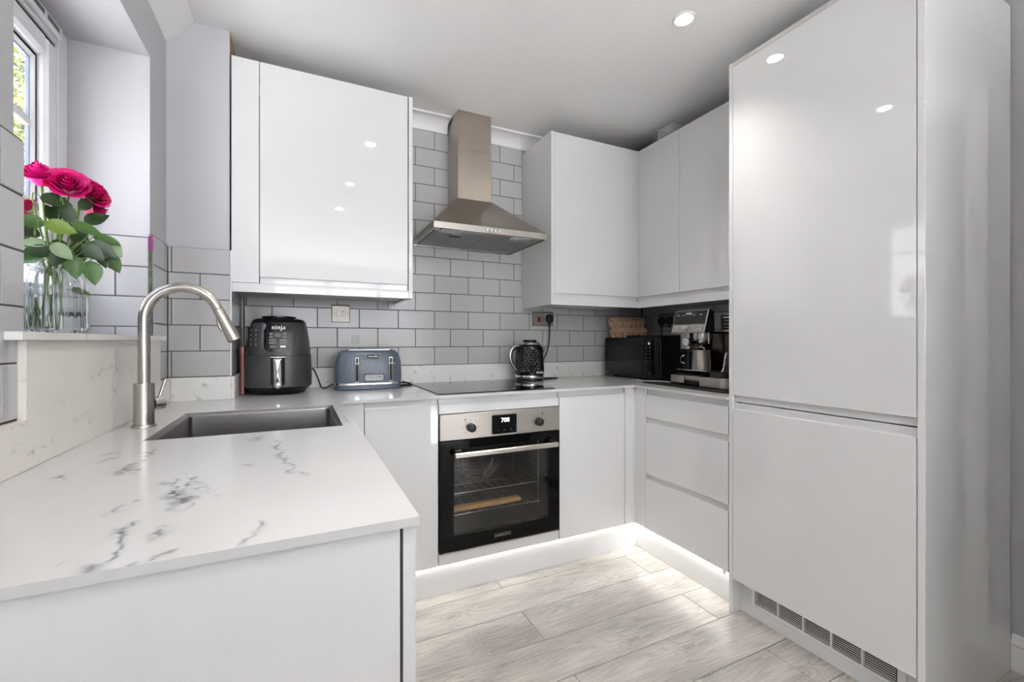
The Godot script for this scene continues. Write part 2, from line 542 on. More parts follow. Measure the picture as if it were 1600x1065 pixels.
# ------------------------------------------------------------------ room shell
const ROW := 0.1008
const PITCH := 0.2017
const JOINT := 0.0032
func tile_rows(p: Node3D, axis: int, plane: float, a0: float, a1: float, y_first: float, y0: float, y1: float, joint_even: float, joint_odd: float, facing: float, hidden: Array) -> void:
	# tiles on a wall across x (axis 0) or z (axis 2); plane is the tiles' face
	var row := 0
	var y := y_first
	while y < y1 - 0.01:
		var ya := maxf(y, y0)
		var yb := minf(y + ROW, y1)
		var start: float = joint_even if row % 2 == 0 else joint_odd
		start += floorf((a0 - start) / PITCH) * PITCH
		while start < a1 - 0.004:
			var la := maxf(start, a0)
			var lb := minf(start + PITCH, a1)
			var gone := false
			for q in hidden:
				if la > q[0] and lb < q[1] and ya > q[2] and yb < q[3]: gone = true
			if lb - la > 0.008 and yb - ya > 0.012 and not gone:
				var c := Vector3((la + lb) / 2, (ya + yb) / 2, plane - facing * 0.004)
				var s := Vector3(lb - la - JOINT, yb - ya - JOINT, 0.008)
				if axis == 2:
					c = Vector3(plane - facing * 0.004, (ya + yb) / 2, (la + lb) / 2)
					s = Vector3(0.008, s.y, s.x)
				piece(p, "tile", c, s, 0.0013, mats.tiles[rng.randi() % 3])
			start += PITCH
		y += ROW
		row += 1
func build_shell() -> void:
	# back wall, its grout bed and tiles
	var wb := structure("wall_back", Shape.new().span(Vector3(-0.9, 0, -0.12), Vector3(RX + 0.12, CEIL + 0.1, -0.008)), mats.paint_white)
	wpart(wb, "grout", Shape.new().span(Vector3(-0.24, 0.89, -0.008), Vector3(RX, 2.30, -0.0022)), mats.grout)
	tile_rows(wb, 0, 0.0, -0.236, RX - 0.006, 0.986, 0.986, 2.296, 0.082, 0.176, 1.0, [[-0.3, 0.48, 1.35, 3.0], [1.25, 3.0, 1.35, 3.0]])
	# boxed-in corner pier
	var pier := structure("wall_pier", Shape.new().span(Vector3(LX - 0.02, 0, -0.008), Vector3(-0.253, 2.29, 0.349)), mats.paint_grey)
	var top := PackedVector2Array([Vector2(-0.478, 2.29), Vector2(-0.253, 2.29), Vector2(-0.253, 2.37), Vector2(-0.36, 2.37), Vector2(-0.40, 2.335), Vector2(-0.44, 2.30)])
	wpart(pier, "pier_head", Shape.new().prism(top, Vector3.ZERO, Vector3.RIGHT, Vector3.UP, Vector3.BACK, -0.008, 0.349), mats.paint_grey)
	wpart(pier, "bare_plaster", Shape.new().span(Vector3(-0.2532, 2.268, 0.02), Vector3(-0.2512, 2.361, 0.3485), 0.0005), mat(Color(0.66, 0.58, 0.49), 0.95))
	wpart(pier, "grout", Shape.new().span(Vector3(LX - 0.005, 0.89, 0.349), Vector3(-0.2505, 1.482, 0.3528)).span(Vector3(-0.253, 0.89, 0.0), Vector3(-0.2472, 1.482, 0.3528)), mats.grout)
	tile_rows(pier, 0, 0.355, -0.452, -0.2495, 0.980, 0.98, 1.483, -0.441, -0.350, 1.0, [])
	tile_rows(pier, 2, -0.245, 0.004, 0.349, 0.980, 0.98, 1.35, 0.15, 0.05, 1.0, [])
	wpart(pier, "corner_trim", Shape.new().tube([Vector3(-0.2478, 0.98, 0.3518), Vector3(-0.2478, 1.483, 0.3518)], 0.0035, 8), mats.upvc)
	# left wall round the window
	var L := -0.747
	var s := Shape.new()
	s.span(Vector3(L, 0, 0.0), Vector3(LX, 1.105, 6.4))
	s.span(Vector3(L, 1.105, 0.0), Vector3(LX, CEIL + 0.1, 0.553))
	s.span(Vector3(L, 2.085, 0.553), Vector3(LX, CEIL + 0.1, 1.35))
	s.span(Vector3(L, 1.105, 1.35), Vector3(LX, CEIL + 0.1, 6.4))
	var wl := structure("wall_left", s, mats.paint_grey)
	wpart(wl, "grout", Shape.new().span(Vector3(LX, 0.89, 0.349), Vector3(-0.4545, 1.485, 0.556)).span(Vector3(LX, 0.89, 1.330), Vector3(-0.4545, 1.485, 1.90)).span(Vector3(-0.66, 1.12, 0.553), Vector3(-0.4545, 1.472, 0.556)), mats.grout)
	tile_rows(wl, 2, -0.452, 0.36, 0.555, 0.980, 0.98, 1.483, 0.41, 0.51, 1.0, [])
	tile_rows(wl, 2, -0.452, 1.329, 1.90, 0.980, 0.98, 1.483, 1.40, 1.30, 1.0, [])
	tile_rows(wl, 0, 0.558, -0.652, -0.460, 1.068, 1.132, 1.470, -0.548, -0.648, 1.0, [])
	# reveal lining plaster of the window head and near jamb sits flush in the wall box itself
	var tt := thing("tile_trim", "shiny chrome corner trim on the tiled window reveal", "trim", Vector3(-0.455, 1.137, 0.5565))
	wpart(tt, "strip", Shape.new().span(Vector3(-0.4605, 1.137, 0.553), Vector3(-0.4475, 1.478, 0.5615), 0.002), mats.chrome)
	wpart(tt, "film", Shape.new().span(Vector3(-0.4600, 1.425, 0.5612), Vector3(-0.4470, 1.470, 0.5622), 0.0003), mat(Color(0.42, 0.12, 0.36), 0.3))
	# right wall with a door opening at z 1.92 .. 2.68
	s = Shape.new()
	s.span(Vector3(RX, 0, -0.008), Vector3(RX + 0.12, CEIL + 0.1, 1.92))
	s.span(Vector3(RX, 2.00, 1.92), Vector3(RX + 0.12, CEIL + 0.1, 2.70))
	s.span(Vector3(RX, 0, 2.70), Vector3(RX + 0.12, CEIL + 0.1, 6.4))
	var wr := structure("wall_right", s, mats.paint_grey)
	wpart(wr, "grout", Shape.new().span(Vector3(RX - 0.0058, 0.89, 0), Vector3(RX, 1.40, 1.172)), mats.grout)
	tile_rows(wr, 2, RX - 0.008, 0.002, 1.17, 0.986, 0.986, 1.39, 0.10, 0.0, -1.0, [])
	# unseen rear wall; its wide glazing is added to let soft daylight in
	s = Shape.new()
	s.span(Vector3(-0.9, 2.06, 6.3), Vector3(RX + 0.12, CEIL + 0.1, 6.4))
	s.span(Vector3(-0.9, 0, 6.3), Vector3(-0.40, 2.06, 6.4)).span(Vector3(2.10, 0, 6.3), Vector3(RX + 0.12, 2.06, 6.4))
	structure("wall_rear", s, mats.paint_white)
	var pd := Node3D.new(); pd.name = "added_window_2"; pd.set_meta("kind", "structure"); add_child(pd)
	for k in 3:
		var w := 2.5 / 3.0
		var xa := -0.40 + w * k
		s = Shape.new()
		s.span(Vector3(xa, 0, 6.33), Vector3(xa + 0.05, 2.06, 6.38), 0.004).span(Vector3(xa + w - 0.05, 0, 6.33), Vector3(xa + w, 2.06, 6.38), 0.004)
		s.span(Vector3(xa + 0.05, 0, 6.33), Vector3(xa + w - 0.05, 0.06, 6.38), 0.004).span(Vector3(xa + 0.05, 2.0, 6.33), Vector3(xa + w - 0.05, 2.06, 6.38), 0.004)
		part(pd, "window_frame", s, mats.upvc)
		part(pd, "pane", Shape.new().span(Vector3(xa + 0.045, 0.055, 6.352), Vector3(xa + w - 0.045, 2.005, 6.358)), mats.glass)
	# ceiling, with the plaster sloping down over the left wall
	s = Shape.new()
	s.span(Vector3(-0.9, CEIL, -0.12), Vector3(RX + 0.12, CEIL + 0.12, 6.4))
	s.prism(PackedVector2Array([Vector2(LX, 2.262), Vector2(-0.425, 2.292), Vector2(-0.395, 2.325), Vector2(-0.37, CEIL + 0.001), Vector2(LX, CEIL + 0.001)]), Vector3.ZERO, Vector3.RIGHT, Vector3.UP, Vector3.BACK, 0.3, 6.3)
	structure("ceiling", s, mats.paint_white)
	# coving on the back wall, broken by the chimney of the hood
	var cove := PackedVector2Array([Vector2(0, 2.294), Vector2(0.008, 2.294), Vector2(0.010, 2.302)])
	for i in 9:
		var a := deg_to_rad(lerpf(180, 95, i / 8.0))
		cove.append(Vector2(0.078 + 0.066 * cos(a), 2.300 + 0.052 * sin(a)))
	cove.append_array(PackedVector2Array([Vector2(0.088, 2.352), Vector2(0.088, CEIL), Vector2(0, CEIL)]))
	for q in [["trim_1", -0.25, 0.757], ["trim_2", 0.968, RX]]:
		structure(q[0], Shape.new().prism(cove, Vector3.ZERO, Vector3.BACK, Vector3.UP, Vector3.RIGHT, q[1], q[2]), mats.paint_white)
	# skirting and the door on the right wall
	var sk := PackedVector2Array([Vector2(0, 0), Vector2(0.016, 0), Vector2(0.016, 0.078), Vector2(0.0135, 0.083), Vector2(0.0165, 0.090), Vector2(0.013, 0.103), Vector2(0.0095, 0.106), Vector2(0.0095, 0.113), Vector2(0.005, 0.120), Vector2(0, 0.120)])
	for q in [[1.8146, 1.868], [2.752, 6.3]]:
		structure("baseboard_right", Shape.new().prism(sk, Vector3(RX, 0, 0), Vector3.LEFT, Vector3.UP, Vector3.BACK, q[0], q[1]), mats.trim_white)
	structure("baseboard_left", Shape.new().prism(sk, Vector3(LX, 0, 0), Vector3.RIGHT, Vector3.UP, Vector3.BACK, 1.90, 6.3), mats.trim_white)
	var door := Node3D.new(); door.name = "door_1"; door.set_meta("kind", "structure"); door.position = Vector3(RX, 0, 2.31); add_child(door)
	s = Shape.new()
	for q in [[1.868, 1.925], [2.695, 2.752]]:
		s.span(Vector3(RX - 0.018, 0, q[0]), Vector3(RX, 2.06, q[1]), 0.004)
	s.span(Vector3(RX - 0.018, 2.003, 1.925), Vector3(RX, 2.06, 2.695), 0.004)
	wpart(door, "architrave", s, mats.trim_white)
	s = Shape.new()
	s.span(Vector3(RX, 0, 1.92), Vector3(RX + 0.12, 2.0, 1.935)).span(Vector3(RX, 0, 2.685), Vector3(RX + 0.12, 2.0, 2.70)).span(Vector3(RX, 1.985, 1.935), Vector3(RX + 0.12, 2.0, 2.685))
	wpart(door, "lining", s, mats.trim_white)
	# the unseen leaf is set open here to shade the tall side panel
	var leaf := wpart(door, "shading_door_leaf", Shape.new().span(Vector3(1.430, 0.006, 2.700), Vector3(2.185, 1.984, 2.735), 0.002), mats.trim_white)
	for q in [[0.25, 0.85], [1.0, 1.86]]:
		for z in [2.6945, 2.735]:
			s = Shape.new()
			for x in [[1.52, 1.54], [2.075, 2.095]]:
				s.span(Vector3(x[0], q[0], z), Vector3(x[1], q[1], z + 0.0055), 0.002)
			s.span(Vector3(1.54, q[0], z), Vector3(2.075, q[0] + 0.02, z + 0.0055), 0.002).span(Vector3(1.54, q[1] - 0.02, z), Vector3(2.075, q[1], z + 0.0055), 0.002)
			wpart(leaf, "moulding", s, mats.trim_white).position = Vector3.ZERO
	for z in [[2.70, 2.655], [2.735, 2.78]]:
		wpart(leaf, "handle", Shape.new().tube(smooth_path([Vector3(1.485, 1.0, z[0]), Vector3(1.485, 1.0, z[1]), Vector3(1.50, 1.0, z[1]), Vector3(1.60, 1.0, z[1])], 3), 0.008, 10), mats.chrome, 60).position = Vector3.ZERO
	# hallway behind the doorway
	s = Shape.new()
	s.span(Vector3(3.4, 0, 1.5), Vector3(3.5, CEIL, 3.2)).span(Vector3(RX + 0.12, 0, 1.4), Vector3(3.5, CEIL, 1.5)).span(Vector3(RX + 0.12, 0, 3.2), Vector3(3.5, CEIL, 3.3))
	structure("wall_hall", s, mats.paint_grey)
	structure("ceiling_hall", Shape.new().span(Vector3(RX + 0.12, CEIL, 1.4), Vector3(3.5, CEIL + 0.1, 3.3)), mats.paint_white)
	structure("floor_hall", Shape.new().span(Vector3(RX, -0.12, 1.4), Vector3(3.5, -0.001, 3.3)), mats.wood)
func build_floor() -> void:
	var f := structure("floor", Shape.new().span(Vector3(-0.9, -0.12, -0.12), Vector3(RX + 0.12, -0.012, 6.4)), mat(Color(0.50, 0.47, 0.43), 0.95))
	var lines := 0.610 - 0.1936 * 4
	var row := 0
	var length := 1.384
	while lines < 6.3:
		var za := maxf(lines, -0.008)
		var zb := minf(lines + 0.1936, 6.3)
		var x0: float = (0.831 if row % 2 == 1 else 1.527) - 2 * length
		if row >= 8 and row % 2 == 0: x0 += 0.006
		while x0 < RX:
			var xa := maxf(x0, LX)
			var xb := minf(x0 + length, RX)
			if xb - xa > 0.02 and zb - za > 0.01:
				var s := Shape.new()
				s.uv_shift = Vector2(rng.randf() * 1.4, rng.randf() * 0.8)
				s.span(Vector3(xa + 0.0010, -0.012, za + 0.0010), Vector3(xb - 0.0010, 0, zb - 0.0010), 0.0012)
				wpart(f, "plank", s, mats.wood)
			x0 += length
		lines += 0.1936
		row += 1

# ------------------------------------------------------------------ window with sill
func build_window() -> void:
	var w := Node3D.new(); w.name = "window_1"; w.set_meta("kind", "structure"); w.position = Vector3(-0.73, 1.14, 0.95); add_child(w)
	var za := 0.555
	var zb := 1.349
	var y0 := 1.134
	var y1 := 2.084
	var ring := func(st: Shape, x0: float, x1: float, d: float, wd: float, ch: float) -> Shape:
		st.span(Vector3(x0, y0 + d, za + d), Vector3(x1, y1 - d, za + d + wd), ch).span(Vector3(x0, y0 + d, zb - d - wd), Vector3(x1, y1 - d, zb - d), ch)
		st.span(Vector3(x0, y1 - d - wd, za + d + wd), Vector3(x1, y1 - d, zb - d - wd), ch).span(Vector3(x0, y0 + d, za + d + wd), Vector3(x1, y0 + d + wd, zb - d - wd), ch)
		return st
	wpart(w, "window_frame", ring.call(Shape.new(), -0.722, -0.667, 0.0, 0.060, 0.003), mats.upvc)
	wpart(w, "gasket", ring.call(Shape.new(), -0.712, -0.676, 0.0602, 0.0118, 0.0), mats.gap)
	wpart(w, "sash", ring.call(Shape.new(), -0.708, -0.664, 0.072, 0.062, 0.010), mats.upvc)
	wpart(w, "glazing_seal", ring.call(Shape.new(), -0.704, -0.6865, 0.1342, 0.0022, 0.0), mats.gap)
	wpart(w, "glazing_bead", ring.call(Shape.new(), -0.704, -0.6860, 0.1366, 0.016, 0.006), mats.upvc)
	wpart(w, "pane_seal", ring.call(Shape.new(), -0.703, -0.694, 0.1528, 0.003, 0.0), mat(Color(0.45, 0.48, 0.55), 0.5))
	var a := za + 0.087
	var b := zb - 0.087
	# panes and glazing bar
	var bar_y := 1.745
	wpart(w, "pane", Shape.new().span(Vector3(-0.702, y0 + 0.154, a + 0.066), Vector3(-0.698, bar_y - 0.010, b - 0.066)), mats.glass)
	wpart(w, "pane", Shape.new().span(Vector3(-0.702, bar_y + 0.010, a + 0.066), Vector3(-0.698, y1 - 0.154, b - 0.066)), mats.glass)
	wpart(w, "glazing_bar", Shape.new().span(Vector3(-0.710, bar_y - 0.011, a + 0.066), Vector3(-0.690, bar_y + 0.011, b - 0.066), 0.003), mats.upvc)
	# trickle vent with its slots along the head
	var tv := wpart(w, "trickle_vent", Shape.new().span(Vector3(-0.6668, y1 - 0.048, za + 0.07), Vector3(-0.652, y1 - 0.014, zb - 0.07), 0.004), mats.upvc)
	for k in 7:
		var z := za + 0.095 + 0.086 * k
		wpart(tv, "painted_slot", Shape.new().span(Vector3(-0.6528, y1 - 0.038, z), Vector3(-0.6514, y1 - 0.024, z + 0.068), 0.0), mat(Color(0.40, 0.36, 0.36), 0.5)).position = Vector3.ZERO
	# marble sill with ears past the reveal
	var s := Shape.new()
	s.prism(PackedVector2Array([Vector2(-0.667, 0.5625), Vector2(-0.462, 0.5625), Vector2(-0.443, 0.545), Vector2(-0.443, 0.485), Vector2(-0.428, 0.485), Vector2(-0.428, 1.395), Vector2(-0.4515, 1.395), Vector2(-0.4515, 1.3275), Vector2(-0.460, 1.3275), Vector2(-0.460, 1.3495), Vector2(-0.667, 1.3495)]), Vector3(0, 1.122, 0), Vector3.RIGHT, Vector3.BACK, Vector3.UP, 0.0, 0.0145)
	single("window_sill", s, mats.marble, "white marble window sill under the vase of roses", "window sill")

# ------------------------------------------------------------------ worktop and upstands
func build_worktop() -> void:
	var s := Shape.new()
	var fx := 0.144
	var fz := 0.617
	var rx := 1.593
	var hole := [-0.328, 0.108, 0.702, 1.146]
	var rects := [[-0.452, RX - 0.0085, 0.0, 0.36], [-0.452, RX - 0.0085, 0.36, fz], [-0.452, fx, fz, hole[2]], [-0.452, hole[0], hole[2], hole[3]], [hole[1], fx, hole[2], hole[3]], [-0.452, fx, hole[3], 1.861], [rx, RX - 0.0085, fz, 1.172]]
	rects[0] = [-0.247, RX - 0.0085, 0.002, 0.36]
	var e := 0.0008
	for q in rects:
		for y in [[WT, Vector3.UP], [WB, Vector3.DOWN]]:
			s.face([Vector3(q[0], y[0], q[2]), Vector3(q[1], y[0], q[2]), Vector3(q[1], y[0], q[3]), Vector3(q[0], y[0], q[3])], y[1])
	var edges := [[fx, fz, rx, fz, 0, 1], [rx, fz, rx, 1.172, -1, 0], [fx, fz, fx, 1.861, 1, 0], [-0.452, 1.861, fx, 1.861, 0, 1], [rx, 1.172, RX - 0.0085, 1.172, 0, 1],
		[hole[0], hole[2], hole[0], hole[3], 1, 0], [hole[1], hole[2], hole[1], hole[3], -1, 0], [hole[0], hole[2], hole[1], hole[2], 0, 1], [hole[0], hole[3], hole[1], hole[3], 0, -1]]
	for q in edges:
		var o := Vector3(q[4], 0, q[5])
		s.face([Vector3(q[0], WB, q[1]), Vector3(q[2], WB, q[3]), Vector3(q[2], WT - e, q[3]), Vector3(q[0], WT - e, q[1])], o)
		s.face([Vector3(q[0], WT - e, q[1]), Vector3(q[2], WT - e, q[3]), Vector3(q[2], WT, q[3]), Vector3(q[0], WT, q[1])], o)
	single("worktop", s, mats.top, "white marble worktop with grey veins running round three sides", "worktop")
	# upstands, 12 mm
	var th := 0.012
	var h := 0.985
	var w := mats.marble as Material
	single("upstand", Shape.new().span(Vector3(-0.2325, WT + 0.0005, 0.0005), Vector3(RX - 0.021, h, th), 0.0006), w, "long marble upstand behind the toaster, hob and kettle", "upstand")
	single("upstand", Shape.new().span(Vector3(RX - 0.0205, WT + 0.0005, 0.0005), Vector3(RX - 0.0085, h, 1.171), 0.0006), w, "marble upstand behind the microwave and coffee machine", "upstand")
	single("upstand", Shape.new().span(Vector3(-0.2445, WT + 0.0005, 0.0005), Vector3(-0.233, 0.979, 0.3675), 0.0006), w, "short marble upstand on the pier side behind the red book", "upstand")
	single("upstand", Shape.new().span(Vector3(-0.4395, WT + 0.0005, 0.3555), Vector3(-0.245, 0.979, 0.3675), 0.0006), w, "marble upstand on the front of the tiled corner pier", "upstand")
	single("upstand", Shape.new().span(Vector3(-0.4515, WT + 0.0005, 0.3555), Vector3(-0.440, 0.979, 0.498), 0.0006), mats.splash, "narrow marble upstand between the pier and the splash panel", "upstand")
	single("splash_panel", Shape.new().span(Vector3(-0.4535, WT + 0.0005, 0.499), Vector3(-0.441, 1.1215, 1.3515), 0.0006), mats.splash, "tall marble splash panel below the window sill", "splash panel")
	single("upstand", Shape.new().span(Vector3(-0.4515, WT + 0.0005, 1.352), Vector3(-0.440, 0.979, 1.86), 0.0006), mats.splash, "marble upstand below the tiles on the near side of the window", "upstand")

# ------------------------------------------------------------------ cabinets
func j_profile(y0: float, y1: float, top: bool, bottom: bool, th := 0.019) -> PackedVector2Array:
	var p := PackedVector2Array()
	if bottom:
		var l := y0 + LIP
		p.append_array(PackedVector2Array([Vector2(0, y0), Vector2(0.005, y0), Vector2(0.005, l - 0.005), Vector2(0.0065, l + 0.001), Vector2(0.010, l + 0.004), Vector2(0.0135, l + 0.002), Vector2(0.016, l - 0.001), Vector2(th - 0.0012, l - 0.0007), Vector2(th, l + 0.0015)]))
	else:
		p.append_array(PackedVector2Array([Vector2(0, y0), Vector2(th - 0.001, y0), Vector2(th, y0 + 0.001)]))
	if top:
		var l := y1 - LIP
		p.append_array(PackedVector2Array([Vector2(th, l - 0.0015), Vector2(th - 0.0012, l + 0.0007), Vector2(0.016, l + 0.001), Vector2(0.0135, l - 0.002), Vector2(0.010, l - 0.004), Vector2(0.0065, l - 0.001), Vector2(0.005, l + 0.005), Vector2(0.005, y1), Vector2(0, y1)]))
	else:
		p.append_array(PackedVector2Array([Vector2(th, y1 - 0.001), Vector2(th - 0.001, y1), Vector2(0, y1)]))
	return p
# a door or drawer front; face "z" looks to +z at z = plane, "x" looks to -x at x = plane
func front(p: Node3D, called: String, facing: String, plane: float, a0: float, a1: float, y0: float, y1: float, top := false, bottom := false) -> MeshInstance3D:
	var s := Shape.new()
	var g := 0.0012
	if facing == "z":
		s.prism(j_profile(y0, y1, top, bottom), Vector3(0, 0, plane - 0.019), Vector3.BACK, Vector3.UP, Vector3.RIGHT, a0 + g, a1 - g)
	else:
		s.prism(j_profile(y0, y1, top, bottom), Vector3(plane + 0.019, 0, 0), Vector3.LEFT, Vector3.UP, Vector3.BACK, a0 + g, a1 - g)
	return wpart(p, called, s, mats.gloss, 32)
func panel(p: Node3D, called: String, a: Vector3, b: Vector3, m: Material = null, ch := 0.0008) -> MeshInstance3D:
	return wpart(p, called, Shape.new().span(a, b, ch), m if m else mats.gloss)
const BZ := 0.601      # base fronts on the back run
const BX := 1.607      # base fronts on the right run
const DB := 0.157      # bottom of doors
const DT := 0.8735     # top of doors
func hollow(p: Node3D, a: Vector3, b: Vector3, open: String) -> void:
	# a carcass of 16 mm boards, open at the front
	var t := 0.016
	var s := Shape.new()
	s.span(Vector3(a.x, a.y, a.z), Vector3(b.x, a.y + t, b.z)).span(Vector3(a.x, b.y - t, a.z), b)
	if open == "z":
		s.span(Vector3(a.x, a.y + t, a.z), Vector3(a.x + t, b.y - t, b.z)).span(Vector3(b.x - t, a.y + t, a.z), Vector3(b.x, b.y - t, b.z)).span(Vector3(a.x + t, a.y + t, a.z), Vector3(b.x - t, b.y - t, a.z + 0.008))
	else:
		s.span(Vector3(a.x, a.y + t, a.z), Vector3(b.x, b.y - t, a.z + t)).span(Vector3(a.x, a.y + t, b.z - t), Vector3(b.x, b.y - t, b.z)).span(Vector3(b.x - 0.008, a.y + t, a.z + t), Vector3(b.x, b.y - t, b.z - t))
	wpart(p, "carcass", s, mats.carcass)
func build_base_units() -> void:
	var cz := BZ - 0.022
	# left of the oven
	var u := thing("base_cabinet", "white gloss base cabinet with single door left of the oven", "cabinet", Vector3(0.384, 0.15, 0.3))
	hollow(u, Vector3(0.236, 0.153, 0.015), Vector3(0.533, 0.8745, cz), "z")
	front(u, "door", "z", BZ, 0.2335, 0.534, DB, DT, true)
	var fl := thing("filler_panel", "plain white filler panel in the corner beside the sink run", "panel", Vector3(0.19, 0.15, 0.59))
	panel(fl, "board", Vector3(0.1255, DB, BZ - 0.019), Vector3(0.2315, DT, BZ))
	# oven housing
	u = thing("oven_housing", "white oven housing with slim strips above and below the oven", "cabinet", Vector3(0.836, 0.15, 0.3))
	var s := Shape.new()
	s.span(Vector3(0.5345, 0.153, 0.015), Vector3(0.5375, 0.8745, cz)).span(Vector3(1.1345, 0.153, 0.015), Vector3(1.1375, 0.8745, cz)).span(Vector3(0.5375, 0.153, 0.015), Vector3(1.1345, 0.169, cz)).span(Vector3(0.5375, 0.80, 0.50), Vector3(1.1345, 0.812, cz))
	wpart(u, "carcass", s, mats.carcass)
	front(u, "top_strip", "z", BZ, 0.5365, 1.1355, 0.8065, DT, true)
	front(u, "bottom_strip", "z", BZ - 0.001, 0.5365, 1.1355, DB, 0.2045)
	# right of the oven
	u = thing("base_cabinet", "white gloss base cabinet with single door right of the oven", "cabinet", Vector3(1.335, 0.15, 0.3))
	hollow(u, Vector3(1.139, 0.153, 0.015), Vector3(1.537, 0.8745, cz), "z")
	front(u, "door", "z", BZ, 1.138, 1.539, DB, DT, true)
	fl = thing("corner_post", "white corner post where back and right base units meet", "post", Vector3(1.58, 0.15, 0.6))
	panel(fl, "post_face", Vector3(1.5415, DB, BZ - 0.019), Vector3(1.626, DT, BZ - 0.0005))
	panel(fl, "post_face", Vector3(BX, DB, BZ), Vector3(BX + 0.019, DT, 0.679))
	# drawers
	u = thing("drawer_unit", "white gloss base unit of three handleless drawers under the coffee machine", "drawers", Vector3(1.9, 0.15, 0.925))
	hollow(u, Vector3(BX + 0.022, 0.153, 0.682), Vector3(2.17, 0.8745, 1.170), "x")
	var y := [[0.7295, DT], [0.440, 0.7265], [DB, 0.437]]
	for q in y:
		front(u, "drawer", "x", BX, 0.6805, 1.1705, q[0], q[1], true)
	# sink run, seen from its end
	u = thing("sink_cabinet", "white gloss sink cabinet run with a plain end panel", "cabinet", Vector3(-0.16, 0, 1.2))
	s = Shape.new()
	s.span(Vector3(-0.438, 0.153, 0.62), Vector3(0.10, 0.169, 1.83)).span(Vector3(-0.438, 0.153, 0.62), Vector3(-0.43, 0.874, 1.83)).span(Vector3(-0.43, 0.169, 0.62), Vector3(0.10, 0.874, 0.636)).span(Vector3(-0.43, 0.169, 1.812), Vector3(0.10, 0.874, 1.8315)).span(Vector3(-0.43, 0.866, 0.64), Vector3(0.10, 0.874, 0.69)).span(Vector3(-0.43, 0.866, 1.16), Vector3(0.118, 0.8755, 1.812))
	wpart(u, "carcass", s, mats.carcass)
	panel(u, "end_panel", Vector3(-0.440, 0.001, 1.832), Vector3(0.1205, 0.8755, 1.850))
	for q in [[0.65, 1.245], [1.248, 1.8485]]:
		s = Shape.new()
		s.prism(j_profile(DB - 0.15, DT, false, false, 0.0165), Vector3(0.1248, 0, 0), Vector3.RIGHT, Vector3.UP, Vector3.BACK, q[0], q[1])
		wpart(u, "door", s, mats.gloss)
	# plinths
	single("plinth", Shape.new().span(Vector3(0.1, 0.0, 0.527), Vector3(1.682, 0.148, 0.543), 0.001), mats.gloss, "long white plinth below the oven, lit from above", "plinth")
	var rp := thing("plinth", "white plinth below the drawers with a small screw cap", "plinth", Vector3(1.674, 0, 0.86))
	panel(rp, "board", Vector3(1.666, 0.0, 0.5435), Vector3(1.682, 0.148, 1.172), null, 0.001)
	wpart(rp, "cap", Shape.new().tube([Vector3(1.6662, 0.118, 1.105), Vector3(1.6642, 0.118, 1.105)], 0.007, 14), mats.print_grey)
func build_tall_unit() -> void:
	var u := thing("fridge_cabinet", "tall white gloss cabinet for a built-in fridge, two doors", "cabinet", Vector3(1.9, 0, 1.49))
	panel(u, "side_panel", Vector3(BX, 0.0, 1.1735), Vector3(RX - 0.009, 2.264, 1.1905))
	panel(u, "side_panel", Vector3(BX, 0.0, 1.7955), Vector3(RX - 0.0165, 2.264, 1.8140))
	var s := Shape.new()
	s.span(Vector3(BX + 0.022, 0.14, 1.1905), Vector3(2.18, 0.156, 1.7955)).span(Vector3(BX, 2.246, 1.1905), Vector3(2.18, 2.262, 1.7955)).span(Vector3(2.17, 0.156, 1.1905), Vector3(2.18, 2.246, 1.7955)).span(Vector3(BX + 0.06, 0.86, 1.1905), Vector3(2.17, 0.876, 1.7955))
	wpart(u, "carcass", s, mats.carcass)
	front(u, "door", "x", BX, 1.1915, 1.7945, 0.8715, 2.245, false, true)
	front(u, "door", "x", BX, 1.1915, 1.7945, 0.143, 0.8675, true, false)
	# plinth with an opening, and in it a ventilation grille of five bays of slats
	var y0 := 0.0605
	var y1 := 0.1125
	var z0 := 1.2525
	var z1 := 1.7255
	s = Shape.new()
	s.span(Vector3(1.661, 0.0, 1.1905), Vector3(1.677, y0, 1.7955)).span(Vector3(1.661, y1, 1.1905), Vector3(1.677, 0.139, 1.7955)).span(Vector3(1.661, y0, 1.1905), Vector3(1.677, y1, z0)).span(Vector3(1.661, y0, z1), Vector3(1.677, y1, 1.7955))
	wpart(u, "plinth", s, mats.gloss)
	wpart(u, "grille_dark_block", Shape.new().span(Vector3(1.690, 0.006, 1.20), Vector3(2.12, 0.134, 1.785), 0.003), mats.black_matt)  # black block added behind the grille so its gaps look dark
	s = Shape.new()
	s.span(Vector3(1.6590, y0 - 0.010, z0 - 0.014), Vector3(1.6608, y0, z1 + 0.022)).span(Vector3(1.6590, y1, z0 - 0.014), Vector3(1.6608, y1 + 0.008, z1 + 0.022)).span(Vector3(1.6590, y0, z0 - 0.014), Vector3(1.6608, y1, z0)).span(Vector3(1.6590, y0, z1), Vector3(1.6608, y1, z1 + 0.022))
	var bay := (z1 - z0) / 5.0
	for k in range(1, 5):
		s.span(Vector3(1.6590, y0, z0 + bay * k - 0.003), Vector3(1.668, y1, z0 + bay * k + 0.003))
	var g := wpart(u, "ventilation_grille", s, mats.trim_white)
	var pitch := (y1 - y0) / 7.0
	for k in 5:
		for j in range(1, 7):
			piece(g, "slat", Vector3(1.6605, y0 + pitch * j, z0 + bay * (k + 0.5)), Vector3(0.0022, 0.0028, bay - 0.0061), 0.0004, mats.trim_white)
